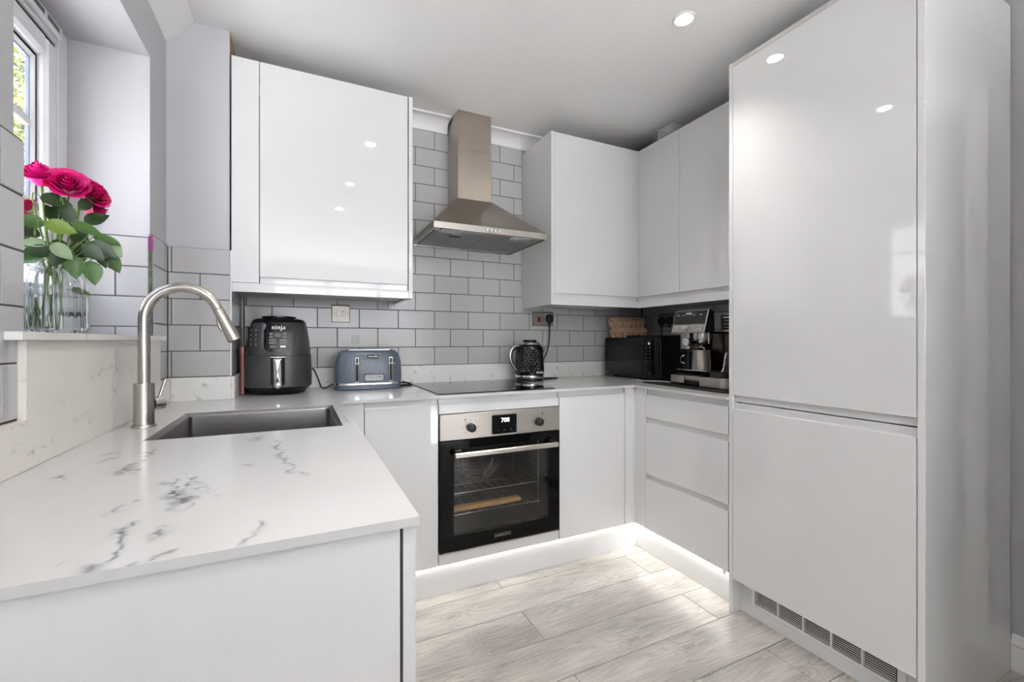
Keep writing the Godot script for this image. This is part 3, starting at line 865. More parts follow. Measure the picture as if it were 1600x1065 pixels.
func build_wall_units() -> void:
	var top := 2.266
	var pb := 1.319
	var db := 1.3575
	var F := 0.355
	# left unit
	var u := thing("wall_cabinet", "white gloss wall cabinet with filler strip above the air fryer", "cabinet", Vector3(0.12, 1.32, 0.18))
	hollow(u, Vector3(-0.146, 1.345, 0.002), Vector3(0.463, top - 0.004, F - 0.022), "z")
	panel(u, "filler", Vector3(-0.2455, db, F - 0.019), Vector3(-0.149, top, F))
	front(u, "door", "z", F, -0.1475, 0.4595, db, top, false, true)
	panel(u, "end_panel", Vector3(0.4635, pb, 0.001), Vector3(0.4815, top + 0.001, F + 0.002))
	panel(u, "pelmet", Vector3(-0.2435, pb, F - 0.021), Vector3(0.4632, db - 0.0015, F))
	panel(u, "base_board", Vector3(-0.2435, 1.330, 0.001), Vector3(0.4632, 1.3445, F - 0.0215), mats.carcass)
	wpart(u, "bracket", Shape.new().span(Vector3(0.425, 1.296, 0.03), Vector3(0.428, 1.3295, 0.05)).span(Vector3(0.425, 1.296, 0.03), Vector3(0.440, 1.299, 0.05)), mats.carcass)
	# middle unit, right of the hood
	u = thing("wall_cabinet", "white gloss wall cabinet with end panel right of the cooker hood", "cabinet", Vector3(1.55, 1.32, 0.18))
	panel(u, "end_panel", Vector3(1.2375, pb, 0.001), Vector3(1.2565, top + 0.001, F + 0.002))
	hollow(u, Vector3(1.257, 1.345, 0.002), Vector3(1.846, top - 0.004, F - 0.022), "z")
	front(u, "door", "z", F, 1.2575, 1.8485, db, top, false, true)
	panel(u, "pelmet", Vector3(1.2567, pb, F - 0.021), Vector3(1.8488, db - 0.0015, F))
	panel(u, "base_board", Vector3(1.2567, 1.330, 0.001), Vector3(1.848, 1.3445, F - 0.0215), mats.carcass)
	# right run
	var X := 1.85
	for q in [[0.3555, 0.673, "narrow white gloss wall cabinet in the corner above the microwave"], [0.673, 1.172, "wide white gloss wall cabinet above the coffee machine"]]:
		u = thing("wall_cabinet", q[2], "cabinet", Vector3(2.03, 1.32, (q[0] + q[1]) / 2))
		if q[0] < 0.5: panel(u, "corner_strip", Vector3(1.8492, pb, 0.3345), Vector3(1.8685, top, 0.3548))
		hollow(u, Vector3(X + 0.022, 1.345, q[0] + 0.002), Vector3(RX - 0.009, top - 0.004, q[1] - 0.002), "x")
		front(u, "door", "x", X, q[0], q[1], db, top, false, true)
		panel(u, "pelmet", Vector3(X, pb, q[0]), Vector3(X + 0.0205, db - 0.0015, q[1]))
		panel(u, "base_board", Vector3(X + 0.021, 1.330, q[0]), Vector3(RX - 0.009, 1.3445, q[1]), mats.carcass)
	# clear tub on top of the cabinets
	var tub := thing("plastic_tub", "small clear plastic tub with blue contents on the wall cabinet", "tub", Vector3(1.908, top, 0.56))
	part(tub, "blue_contents", Shape.new().box(Vector3(0, 0.0155, 0), Vector3(0.07, 0.025, 0.09), 0.004), mat(Color(0.25, 0.52, 0.66), 0.5))
	var sh := Shape.new()
	for q in [[Vector3(-0.045, 0.035, 0), Vector3(0.0015, 0.066, 0.12)], [Vector3(0.045, 0.035, 0), Vector3(0.0015, 0.066, 0.12)], [Vector3(0, 0.035, -0.06), Vector3(0.0885, 0.066, 0.0015)], [Vector3(0, 0.035, 0.06), Vector3(0.0885, 0.066, 0.0015)]]:
		sh.box(q[0], q[1])
	sh.box(Vector3(0, 0.001, 0), Vector3(0.09, 0.0015, 0.12))
	var clear := mat(Color(1, 1, 1, 0.14), 0.12); clear.transparency = BaseMaterial3D.TRANSPARENCY_ALPHA
	part(tub, "tub_wall", sh, clear)
	part(tub, "rim", Shape.new().box(Vector3(0, 0.067, -0.06), Vector3(0.095, 0.002, 0.006)).box(Vector3(0, 0.067, 0.06), Vector3(0.095, 0.002, 0.006)).box(Vector3(-0.045, 0.067, 0), Vector3(0.006, 0.002, 0.12)), clear)

# ------------------------------------------------------------------ oven and hob
func build_oven() -> void:
	var x0 := 0.5385
	var x1 := 1.1335
	var y0 := 0.2085
	var y1 := 0.8045
	var yc := 0.690      # foot of the control panel
	var zf := 0.612
	var o := thing("oven", "built-in oven with steel control panel and black glass door", "oven", Vector3(0.836, y0, 0.32))
	var cx := (x0 + x1) / 2
	# cavity
	var cav := mat(Color(0.20, 0.195, 0.18), 0.35)
	var s := Shape.new()
	var ca := Vector3(x0 + 0.065, y0 + 0.06, 0.12)
	var cb := Vector3(x1 - 0.065, yc - 0.03, 0.575)
	s.span(Vector3(ca.x - 0.01, ca.y - 0.01, ca.z - 0.01), Vector3(cb.x + 0.01, ca.y, cb.z)).span(Vector3(ca.x - 0.01, cb.y, ca.z - 0.01), Vector3(cb.x + 0.01, cb.y + 0.01, cb.z))
	s.span(Vector3(ca.x - 0.01, ca.y, ca.z - 0.01), Vector3(ca.x, cb.y, cb.z)).span(Vector3(cb.x, ca.y, ca.z - 0.01), Vector3(cb.x + 0.01, cb.y, cb.z)).span(Vector3(ca.x, ca.y, ca.z - 0.01), Vector3(cb.x, cb.y, ca.z))
	wpart(o, "cavity", s, cav)
	wpart(o, "body", Shape.new().span(Vector3(x0 + 0.015, y0, 0.06), Vector3(x1 - 0.015, ca.y - 0.0105, 0.575)).span(Vector3(x0 + 0.015, cb.y + 0.0105, 0.06), Vector3(x1 - 0.015, 0.7995, 0.575)).span(Vector3(x0 + 0.015, ca.y - 0.0105, 0.06), Vector3(x1 - 0.015, cb.y + 0.0105, 0.105)).span(Vector3(x0 + 0.0045, ca.y - 0.0105, 0.105), Vector3(ca.x - 0.0105, cb.y + 0.0105, 0.575)).span(Vector3(cb.x + 0.0105, ca.y - 0.0105, 0.105), Vector3(x1 - 0.0045, cb.y + 0.0105, 0.575)), mats.dark)
	# control panel
	var cp := wpart(o, "control_panel", Shape.new().span(Vector3(x0, yc + 0.0015, 0.575), Vector3(x1, y1, zf), 0.002), mats.brushed)
	var disp := wpart(cp, "display", plate(Shape.new(), Vector3(cx + 0.004, 0.744, zf - 0.001), 0.122, 0.084, 0.0022, 0.006), mats.black_gloss)
	disp.position = Vector3.ZERO
	wpart(cp, "display_rim", plate(Shape.new(), Vector3(cx + 0.004, 0.744, zf - 0.002), 0.128, 0.090, 0.0024, 0.008), mats.chrome).position = Vector3.ZERO
	var lit := mat(Color(0.9, 0.92, 0.95), 0.5); lit.emission_enabled = true; lit.emission = Color(0.9, 0.93, 1.0); lit.emission_energy_multiplier = 1.4
	text(cp, "display_digits", "708", 0.020, Vector3(cx + 0.008, 0.762, zf + 0.0013), lit, Vector3.ZERO, "Droid Sans", 700)
	for k in 3:
		part(cp, "touch_key", plate(Shape.new(), Vector3(cx - 0.028 + 0.032 * k, 0.718, zf + 0.001), 0.008, 0.008, 0.0004, 0.0038, 0.0001), mat(Color(0.12, 0.12, 0.12), 0.4))
	for kx in [x0 + 0.140, x1 - 0.117]:
		var kc := Vector3(kx, 0.741, zf)
		var knob := part(cp, "knob", Shape.new().tube([kc - Vector3(0, 0, 0.002), kc + Vector3(0, 0, 0.020), kc + Vector3(0, 0, 0.0215)], [0.0195, 0.0185, 0.0165], 28), mats.black)
		part(knob, "pointer", Shape.new().box(kc + Vector3(0, 0.010, 0.0218), Vector3(0.0018, 0.014, 0.001)), mats.print_grey)
		for j in 7:
			var a := deg_to_rad(-40 + 260.0 / 6 * j - 0.0)
			part(cp, "mark", Shape.new().box(kc + Vector3(cos(a) * 0.034, sin(a) * 0.034, 0.0002), Vector3(0.0035, 0.0035, 0.0006)), mat(Color(0.25, 0.24, 0.23), 0.6))
		part(cp, "indicator", Shape.new().tube([kc + Vector3(-0.026 if kx < cx else 0.022, 0.036, -0.001), kc + Vector3(-0.026 if kx < cx else 0.022, 0.036, 0.0008)], 0.0035, 12), mats.black)
	# door: a dark glass sheet with a clear middle, so the shelves inside show
	var dz := 0.588
	var d := wpart(o, "door", Shape.new().span(Vector3(x0, y0 + 0.004, 0.5765), Vector3(ca.x - 0.002, yc - 0.0015, zf), 0.0015).span(Vector3(cb.x + 0.002, y0 + 0.004, 0.5765), Vector3(x1, yc - 0.0015, zf), 0.0015).span(Vector3(ca.x - 0.0035, y0 + 0.004, 0.5765), Vector3(cb.x + 0.0035, ca.y + 0.010, zf), 0.0015).span(Vector3(ca.x - 0.0035, cb.y - 0.008, 0.5765), Vector3(cb.x + 0.0035, yc - 0.0015, zf), 0.0015), mats.oven_glass)
	var tint := mat(Color(0.10, 0.10, 0.10, 0.16), 0.02); tint.transparency = BaseMaterial3D.TRANSPARENCY_ALPHA
	wpart(d, "pane", Shape.new().span(Vector3(ca.x - 0.002, ca.y + 0.0095, zf - 0.007), Vector3(cb.x + 0.002, cb.y - 0.0075, zf - 0.0012)), tint).position = Vector3.ZERO
	wpart(d, "bottom_trim", Shape.new().span(Vector3(x0, y0 - 0.001, 0.59), Vector3(x1, y0 + 0.0035, zf + 0.001), 0.0006), mats.steel).position = Vector3.ZERO
	text(d, "lettering", "ZANUSSI", 0.0150, Vector3(cx - 0.004, y0 + 0.036, zf + 0.0002), mats.print_grey, Vector3.ZERO, "Droid Sans", 700)
	# handle bar on two feet
	var hb := Shape.new().span(Vector3(x0 + 0.055, 0.622, zf + 0.028), Vector3(x1 - 0.030, 0.644, zf + 0.044), 0.004)
	var hd := part(d, "handle", hb, mat(Color(0.80, 0.78, 0.75), 0.3, 1.0))
	for hx in [x0 + 0.075, x1 - 0.050]:
		part(hd, "handle_foot", Shape.new().span(Vector3(hx - 0.018, 0.630, zf - 0.001), Vector3(hx + 0.014, 0.655, zf + 0.029), 0.004), mats.black)
	# inside: wire shelves, side rails, roasting things
	var wire := mat(Color(0.72, 0.71, 0.70), 0.2, 1.0)
	for yy in [0.345, 0.44]:
		s = Shape.new()
		s.tube([Vector3(ca.x + 0.012, yy, 0.555), Vector3(cb.x - 0.012, yy, 0.555)], 0.0030, 8)
		s.tube([Vector3(ca.x + 0.012, yy, 0.16), Vector3(cb.x - 0.012, yy, 0.16)], 0.0030, 8)
		for k in 12:
			var xx := lerpf(ca.x + 0.02, cb.x - 0.02, k / 11.0)
			s.tube([Vector3(xx, yy, 0.16), Vector3(xx, yy, 0.555)], 0.0016, 6)
		wpart(o, "wire_shelf", s, wire)
	for xx in [ca.x + 0.008, cb.x - 0.008]:
		s = Shape.new()
		for zz in [0.25, 0.53]:
			s.tube([Vector3(xx, ca.y + 0.03, zz), Vector3(xx, cb.y - 0.03, zz)], 0.0025, 6)
		for k in 5:
			s.tube([Vector3(xx, 0.30 + 0.07 * k, 0.2), Vector3(xx, 0.30 + 0.07 * k, 0.545)], 0.002, 6)
		wpart(o, "side_rail", s, wire)
	# a wooden board and a wire basket stand on the shelves
	var board := thing("wooden_board", "pale wooden board lying on the lower oven shelf", "board", Vector3(0.80, 0.4432, 0.4))
	part(board, "plank", Shape.new().box(Vector3(-0.015, 0.0105, 0.115), Vector3(0.36, 0.019, 0.04), 0.004), mat(Color(0.86, 0.66, 0.38), 0.5))
	board.position.y = 0.3482
	board.set_meta("label", "pale wooden board lying on the lower oven shelf")
	var pan := thing("roasting_basket", "shallow wire basket with a handle on the upper oven shelf", "basket", Vector3(0.77, 0.4435, 0.38))
	s = Shape.new()
	for j in 5:
		var ring := []
		for i in 33:
			var a := TAU * i / 32
			var r := 0.085 + 0.014 * j
			ring.append(Vector3(cos(a) * r, 0.004 + 0.009 * j + 0.002 * j * j, sin(a) * r * 0.8))
		s.tube(ring, 0.0014, 5, false)
	for i in 32:
		var a := TAU * i / 32
		var path := []
		for j in 5:
			var r := 0.085 + 0.014 * j
			path.append(Vector3(cos(a) * r, 0.004 + 0.009 * j + 0.002 * j * j, sin(a) * r * 0.8))
		s.tube(path, 0.0013, 5, false)
	part(pan, "wire_mesh", s, mats.chrome)
	part(pan, "handle", Shape.new().tube([Vector3(-0.13, 0.07, 0.03), Vector3(-0.18, 0.072, 0.06)], [0.004, 0.007], 8), mats.steel)
	# hob
	var h := thing("induction_hob", "black glass induction hob set on the worktop", "hob", Vector3(0.83, WT, 0.32))
	wpart(h, "glass_top", Shape.new().span(Vector3(0.539, WT + 0.0004, 0.055), Vector3(1.122, WT + 0.0044, 0.587), 0.0014), mats.black_gloss)
	var ring_mat := mat(Color(0.07, 0.07, 0.075), 0.15)
	for q in [[0.70, 0.20, 0.09], [0.97, 0.20, 0.075], [0.70, 0.42, 0.075], [0.97, 0.42, 0.09]]:
		var rg := Shape.new()
		for i in 48:
			var a0 := TAU * i / 48
			var a1 := TAU * (i + 1) / 48
			var c := Vector3(q[0], WT + 0.0045, q[1])
			rg.face([c + Vector3(cos(a0), 0, sin(a0)) * q[2], c + Vector3(cos(a1), 0, sin(a1)) * q[2], c + Vector3(cos(a1), 0, sin(a1)) * (q[2] - 0.0012), c + Vector3(cos(a0), 0, sin(a0)) * (q[2] - 0.0012)], Vector3.UP)
		wpart(h, "zone_ring", rg, ring_mat)

# ------------------------------------------------------------------ cooker hood
func build_hood() -> void:
	var x0 := 0.557
	var x1 := 1.155
	var yb := 1.643
	var yl := 1.674
	var zf := 0.452
	var h := thing("cooker_hood", "stainless steel chimney cooker hood between the wall cabinets", "cooker hood", Vector3(0.86, yb, 0.2))
	# chimney: two telescoping sleeves
	var hs: StandardMaterial3D = mats.brushed.duplicate()
	hs.albedo_color = Color(0.69, 0.655, 0.615)
	wpart(h, "chimney", Shape.new().span(Vector3(0.765, 1.875, 0.0005), Vector3(0.961, 2.16, 0.176), 0.0015), hs)
	wpart(h, "chimney", Shape.new().span(Vector3(0.7665, 2.1595, 0.0005), Vector3(0.9595, 2.361, 0.1745), 0.0015), hs)
	# canopy
	var rings := []
	for q in [[x0, x1, zf, yl], [0.762, 0.964, 0.179, 1.886]]:
		rings.append([Vector3(q[0], q[3], 0.0006), Vector3(q[1], q[3], 0.0006), Vector3(q[1], q[3], q[2]), Vector3(q[0], q[3], q[2])])
	var s := Shape.new()
	var c := Vector3(0.86, 1.75, 0.1)
	for i in 4:
		var k := (i + 1) % 4
		var m: Vector3 = (rings[0][i] + rings[0][k]) / 2.0 - c
		s.face([rings[0][i], rings[0][k], rings[1][k], rings[1][i]], Vector3(m.x, 0, m.z))
	s.face([rings[1][0], rings[1][1], rings[1][2], rings[1][3]], Vector3.UP)
	wpart(h, "canopy", s, hs)
	# lip frame round the underside
	s = Shape.new()
	s.span(Vector3(x0, yb, zf - 0.003), Vector3(x1, yl, zf), 0.001).span(Vector3(x0, yb, 0.0006), Vector3(x0 + 0.003, yl, zf - 0.003), 0.0005).span(Vector3(x1 - 0.003, yb, 0.0006), Vector3(x1, yl, zf - 0.003), 0.0005).span(Vector3(x0 + 0.003, yb, 0.0006), Vector3(x1 - 0.003, yl, 0.004), 0.0005)
	s.span(Vector3(x0 + 0.003, yb + 0.006, 0.385), Vector3(x1 - 0.003, yb + 0.009, zf - 0.003)).span(Vector3(x0 + 0.003, yb + 0.006, 0.004), Vector3(x1 - 0.003, yb + 0.009, 0.03)).span(Vector3(x0 + 0.003, yb + 0.006, 0.03), Vector3(x0 + 0.02, yb + 0.009, 0.385)).span(Vector3(x1 - 0.02, yb + 0.006, 0.03), Vector3(x1 - 0.003, yb + 0.009, 0.385))
	wpart(h, "lip", s, mats.steel)
	# two grease filters
	var fm := mat(Color(0.52, 0.52, 0.51), 0.45, 0.7)
	for q in [[x0 + 0.021, 0.8545], [0.8575, x1 - 0.021]]:
		var f := wpart(h, "grease_filter", Shape.new().span(Vector3(q[0], yb + 0.003, 0.031), Vector3(q[1], yb + 0.008, 0.384), 0.001), fm)
		wpart(f, "filter_edge", Shape.new().span(Vector3(q[0], yb + 0.001, 0.031), Vector3(q[1], yb + 0.004, 0.040), 0.0005), mats.chrome).position = Vector3.ZERO
		if q[0] < 0.7:
			wpart(f, "latch", Shape.new().span(Vector3(0.675, yb + 0.0005, 0.285), Vector3(0.735, yb + 0.0035, 0.315), 0.0005), mats.black).position = Vector3.ZERO
	# lamp covers
	for x in [0.66, 1.03]:
		var lc := wpart(h, "lamp_cover", Shape.new().span(Vector3(x - 0.055, yb + 0.0005, 0.36), Vector3(x + 0.055, yb + 0.006, 0.425), 0.002), mat(Color(0.74, 0.75, 0.75), 0.2))
		wpart(lc, "screw", Shape.new().box(Vector3(x, yb + 0.0, 0.345), Vector3(0.03, 0.004, 0.012), 0.001), mats.chrome).position = Vector3.ZERO
	for k in 4:
		var p := Vector3(0.825 + 0.022 * k, 1.6585, zf - 0.001)
		var b := wpart(h, "button", Shape.new().tube([p, p + Vector3(0, 0, 0.004), p + Vector3(0, 0, 0.005)], [0.0078, 0.0078, 0.0065], 16), mats.chrome)
		wpart(b, "symbol", Shape.new().box(p + Vector3(0, 0, 0.0052), Vector3(0.003, 0.004, 0.0006)), mats.black).position = Vector3.ZERO

# ------------------------------------------------------------------ lamps
func build_lights() -> void:
	var glow := mat(Color(1, 1, 1), 0.5); glow.emission_enabled = true; glow.emission = Color(1.0, 0.97, 0.93); glow.emission_energy_multiplier = 26.0
	var spots := [[1.336, 1.19, "white recessed downlight over the corner near the tall cabinet"], [0.405, 1.17, "white recessed downlight over the floor in front of the oven"], [0.36, 1.98, "white recessed downlight over the end of the sink run"], [0.34, 2.73, "white recessed downlight in the middle of the room"]]
	for q in spots:
		var t := thing("downlight", q[2], "downlight", Vector3(q[0], CEIL - 0.006, q[1]), 0.0, "ceiling downlights")
		part(t, "bezel", Shape.new().lathe([Vector2(0.030, 0.0045), Vector2(0.031, 0.0), Vector2(0.037, -0.001), Vector2(0.0415, 0.002), Vector2(0.0425, 0.0058)], 36), mats.trim_white)
		part(t, "lamp_lens", Shape.new().lathe([Vector2(0.0, -0.0035), Vector2(0.012, -0.0030), Vector2(0.022, -0.0018), Vector2(0.029, 0.0006), Vector2(0.0296, 0.0045)], 32), glow)
		var l := SpotLight3D.new()
		l.name = "downlight_lamp"
		l.position = Vector3(q[0], CEIL - 0.016, q[1])
		l.rotation.x = -PI / 2
		l.spot_angle = 50; l.spot_angle_attenuation = 1.0; l.spot_range = 9; l.spot_attenuation = 2
		l.light_energy = 0.65; l.light_size = 0.03; l.light_color = Color(1.0, 0.98, 0.96)
		l.shadow_enabled = true
		add_child(l)
	# LED strips under the base units, shining down the plinths
	var led := mat(Color(1, 1, 1), 0.4); led.emission_enabled = true; led.emission = Color(1, 1, 1); led.emission_energy_multiplier = 2.0
	for q in [[Vector3(0.20, 0.1465, 0.5465), Vector3(1.655, 0.1515, 0.5545), "white LED strip under the back base units along the plinth", Vector3(0.93, 0.1455, 0.5505), Vector2(1.44, 0.008)], [Vector3(1.6535, 0.1465, 0.556), Vector3(1.6615, 0.1515, 1.168), "white LED strip under the drawers along the plinth", Vector3(1.6575, 0.1455, 0.862), Vector2(0.008, 0.60)]]:
		single("led_strip", Shape.new().span(q[0], q[1], 0.0005), led, q[2], "led strip")
		var al := AreaLight3D.new()
		al.name = "led_strip_lamp"
		al.position = q[3]
		al.rotation.x = -PI / 2
		al.area_size = q[4]
		al.light_energy = 0.065; al.light_color = Color(1.0, 0.985, 0.96)
		al.shadow_enabled = true
		add_child(al)

# ------------------------------------------------------------------ sink and tap
func build_sink_and_tap() -> void:
	var x0 := -0.328
	var x1 := 0.108
	var z0 := 0.702
	var z1 := 1.146
	var st := mat(Color(0.60, 0.59, 0.58), 0.30, 1.0)
	var sk := thing("sink", "square stainless steel sink bowl set into the marble worktop", "sink", Vector3(-0.11, 0.68, 0.92))
	var s := Shape.new()
	# rounded bowl lofted from the rim down
	var rings := []
	for q in [[0.0, 0.8865, 0.004], [0.009, 0.8800, 0.010], [0.012, 0.876, 0.012], [0.0135, 0.70, 0.012], [0.022, 0.682, 0.02], [0.06, 0.676, 0.04]]:
		var pr := round_rect(x1 - x0 - 2 * q[0] - 0.0006, z1 - z0 - 2 * q[0] - 0.0006, q[2], 5)
		var ring := PackedVector3Array()
		for p in pr: ring.append(Vector3((x0 + x1) / 2 + p.x, q[1], (z0 + z1) / 2 + p.y))
		rings.append(ring)
	s.loft(rings, false, true)
	wpart(sk, "bowl", s, st, 50)
	wpart(sk, "drain", Shape.new().lathe([Vector2(0.042, 0.0), Vector2(0.040, 0.004), Vector2(0.028, 0.002), Vector2(0.0, 0.001)], 28, Vector3(-0.11, 0.6765, 0.92)), mats.chrome)
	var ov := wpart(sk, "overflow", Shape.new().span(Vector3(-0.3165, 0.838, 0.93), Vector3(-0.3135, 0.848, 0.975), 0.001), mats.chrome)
	wpart(ov, "painted_slot", Shape.new().span(Vector3(-0.3137, 0.840, 0.936), Vector3(-0.3129, 0.846, 0.969)), mats.dark).position = Vector3.ZERO  # dark plate colours in the shade of the overflow opening
	# tap
	var tp := thing("tap", "brushed steel swan neck tap with pull-out spray beside the sink", "tap", Vector3(-0.379, WT, 0.93))
	part(tp, "base_ring", Shape.new().lathe([Vector2(0.0, 0.0003), Vector2(0.0275, 0.0003), Vector2(0.0275, 0.004), Vector2(0.0262, 0.006), Vector2(0.0, 0.006)], 40), mats.tap)
	part(tp, "body", Shape.new().lathe([Vector2(0.0232, 0.0055), Vector2(0.0232, 0.1165), Vector2(0.0225, 0.118), Vector2(0.0, 0.118)], 40), mats.tap)
	var path := [Vector3(0, 0.117, 0), Vector3(0, 0.20, 0), Vector3(0, 0.295, 0)]
	var R := 0.0865
	for i in range(1, 19):
		var a := deg_to_rad(180.0 - 160.0 * i / 18)
		path.append(Vector3(R + R * cos(a), 0.295 + R * sin(a), 0))
	var tip: Vector3 = path[-1]
	var dir: Vector3 = (path[-1] - path[-2]).normalized()
	part(tp, "spout", Shape.new().tube(path, 0.0138, 22), mats.tap, 50)
	var hd := part(tp, "spray_head", Shape.new().tube([tip + dir * 0.0015, tip + dir * 0.003, tip + dir * 0.085, tip + dir * 0.098, tip + dir * 0.1], [0.0136, 0.0146, 0.0172, 0.0176, 0.0165], 24), mats.tap, 50)
	part(hd, "nozzle", Shape.new().tube([tip + dir * 0.099, tip + dir * 0.1015], 0.013, 20), mats.black)
	var side := Vector3(-dir.y, dir.x, 0) * -1.0
	part(hd, "spray_button", Shape.new().tube([tip + dir * 0.026 + side * 0.0135, tip + dir * 0.05 + side * 0.0175, tip + dir * 0.064 + side * 0.016], [0.004, 0.0055, 0.004], 10), mats.tap)
	var kn := Vector3(0.75, 0, -0.66).normalized()
	var lv := part(tp, "lever", Shape.new().tube([Vector3(0, 0.060, 0) + kn * 0.020, Vector3(0, 0.060, 0) + kn * 0.044, Vector3(0, 0.060, 0) + kn * 0.046], [0.0185, 0.0185, 0.017], 28), mats.tap)
	part(lv, "lever_pin", Shape.new().tube([Vector3(0, 0.075, 0) + kn * 0.036, Vector3(0, 0.125, 0) + kn * 0.052], 0.004, 8), mats.tap)

# ------------------------------------------------------------------ air fryer
func build_air_fryer() -> void:
	var f := thing("air_fryer", "dark grey air fryer with control panel and chrome drawer handle", "air fryer", Vector3(-0.082, WT, 0.172))
	var body := mat(Color(0.245, 0.25, 0.26), 0.22)
	var lower := mat(Color(0.25, 0.255, 0.262), 0.3)
	var E := 2.7
	var prof := func(y: float) -> Vector2:
		var ks := [[0.0, 0.095], [0.004, 0.106], [0.036, 0.1345], [0.08, 0.135], [0.17, 0.1315], [0.23, 0.125], [0.28, 0.1175], [0.31, 0.110], [0.325, 0.100], [0.33, 0.088]]
		for i in ks.size() - 1:
			if y <= ks[i + 1][0]:
				var a: float = lerpf(ks[i][1], ks[i + 1][1], (y - ks[i][0]) / (ks[i + 1][0] - ks[i][0]))
				return Vector2(a, a * 1.14)
		return Vector2(0.088, 0.1)
	var stack := func(ys: Array, grow: float) -> Array:
		var out := []
		for y in ys:
			var ab: Vector2 = prof.call(y)
			out.append(ell(ab.x + grow, ab.y + grow, y, E, 56))
		return out
	part(f, "foot_band", Shape.new().loft(stack.call([0.0005, 0.004, 0.02, 0.0355], 0.0)), mats.black, 50)
	var dw := part(f, "drawer", Shape.new().loft(stack.call([0.036, 0.055, 0.08, 0.11, 0.14, 0.1675], 0.0)), lower, 50)
	part(f, "seam", Shape.new().loft(stack.call([0.1675, 0.1700], -0.002)), mats.dark, 50)
	part(f, "housing", Shape.new().loft(stack.call([0.170, 0.19, 0.21, 0.23, 0.25, 0.28, 0.30, 0.31], 0.0)), body, 50)
	part(f, "top_rim", Shape.new().loft(stack.call([0.310, 0.320, 0.325, 0.33], 0.001)), mats.black, 50)
	part(f, "lid", Shape.new().loft([ell(0.070, 0.08, 0.330, 2.4, 40), ell(0.069, 0.078, 0.336, 2.4, 40), ell(0.071, 0.08, 0.337, 2.4, 40), ell(0.071, 0.08, 0.340, 2.4, 40), ell(0.066, 0.075, 0.342, 2.4, 40)]), mats.black_gloss, 50)
	# control panel that wraps the front
	var zf := func(x: float, y: float, g: float) -> float:
		var ab: Vector2 = prof.call(y)
		return (ab.y + g) * pow(1.0 - pow(minf(absf(x) / (ab.x + g), 1.0), E), 1.0 / E)
	var fit := func(w0: float, y0: float, y1: float, r: float, g: float, open_top: bool) -> Shape:
		var grid := []
		for j in 17:
			var y: float = lerpf(y0, y1, j / 16.0)
			var w := w0
			var e: float = minf(y - y0, 1.0 if open_top else y1 - y)
			if e < r: w = w0 - r + sqrt(maxf(r * r - (r - e) * (r - e), 0.0))
			if open_top and y > y1 - 0.022: w += 0.010 * pow((y - y1 + 0.022) / 0.022, 2.0)
			var row := PackedVector3Array()
			for i in 13:
				var x: float = lerpf(-w, w, i / 12.0)
				row.append(Vector3(x, y, zf.call(x, y, g)))
			grid.append(row)
		return Shape.new().sheet(grid, 0.006)
	var pn := part(f, "control_panel", fit.call(0.0525, 0.188, 0.329, 0.020, 0.004, true), mats.black_gloss, 60)
	part(pn, "key_field", fit.call(0.042, 0.194, 0.272, 0.008, 0.0046, false), mat(Color(0.30, 0.31, 0.33), 0.3), 60)
	part(pn, "key_field_face", fit.call(0.0412, 0.1948, 0.2712, 0.0075, 0.0050, false), mat(Color(0.025, 0.026, 0.03), 0.2), 60)
	var tilt := Vector3(-0.10, 0, 0)
	text(pn, "lettering", "ninja", 0.0165, Vector3(0.002, 0.289, zf.call(0.0, 0.289, 0.0052)), mats.print_white, Vector3(-0.16, 0, 0), "Droid Sans", 700)
	var key := func(x: float, y: float, w: float, h: float, m: Material, called: String) -> void:
		var o := part(pn, called, plate(Shape.new(), Vector3.ZERO, w, h, 0.0006, minf(h, w) * 0.3, 0.0002), m)
		o.position = Vector3(x, y, zf.call(x, y, 0.0050)); o.rotation.x = -0.12; o.rotation.y = asin(clampf(x * 1.6, -1, 1)) * 0.35
	var km := mat(Color(0.42, 0.43, 0.45), 0.4)
	var kd := mat(Color(0.035, 0.036, 0.04), 0.3)
	key.call(0.0, 0.257, 0.027, 0.016, mat(Color(0.24, 0.25, 0.27), 0.15), "display")
	for sx in [-1.0, 1.0]:
		for yy in [0.262, 0.249]:
			key.call(sx * 0.025, yy, 0.014, 0.0095, km, "key"); key.call(sx * 0.0251, yy, 0.0122, 0.0078, kd, "key_face"); key.call(sx * 0.0252, yy, 0.003, 0.003, mats.print_white, "symbol")
		for yy in [0.2355, 0.223]:
			key.call(sx * 0.0205, yy, 0.027, 0.0095, km, "key"); key.call(sx * 0.0206, yy, 0.0252, 0.0078, kd, "key_face"); key.call(sx * 0.0207, yy, 0.014, 0.0022, mats.print_white, "symbol")
	key.call(-0.0195, 0.2085, 0.024, 0.0095, km, "key"); key.call(-0.0196, 0.2085, 0.0222, 0.0078, kd, "key_face"); key.call(-0.0197, 0.2085, 0.009, 0.0022, mats.print_white, "symbol")
	key.call(0.0195, 0.2085, 0.022, 0.0085, mats.print_white, "key")
	# printed symbols on the left flank
	var pm := mat(Color(0.55, 0.56, 0.58), 0.4)
	for j in 4:
		for i in 2:
			var x := -0.103 + 0.020 * i
			var y := 0.218 + 0.020 * j
			var o := part(f, "printed_symbol", plate(Shape.new(), Vector3.ZERO, 0.006, 0.009, 0.0005, 0.002, 0.0001), pm)
			o.position = Vector3(x, y, zf.call(x, y, 0.0003)); o.rotation.y = -0.75
	# handle: a chrome blade in a dark recess, widening upwards
	var rc := fit.call(0.0265, 0.045, 0.166, 0.004, 0.0015, false) as Shape
	part(dw, "handle_recess", rc, mats.dark, 60)
	var hz := Vector3(0, 0, 0.158)
	var hp := PackedVector2Array()
	hp.append_array(arc(Vector2(0, 0.049), 0.0175, 180, 360, 10))
	hp.append_array(PackedVector2Array([Vector2(0.0185, 0.155), Vector2(0.016, 0.160), Vector2(-0.016, 0.160), Vector2(-0.0185, 0.155)]))
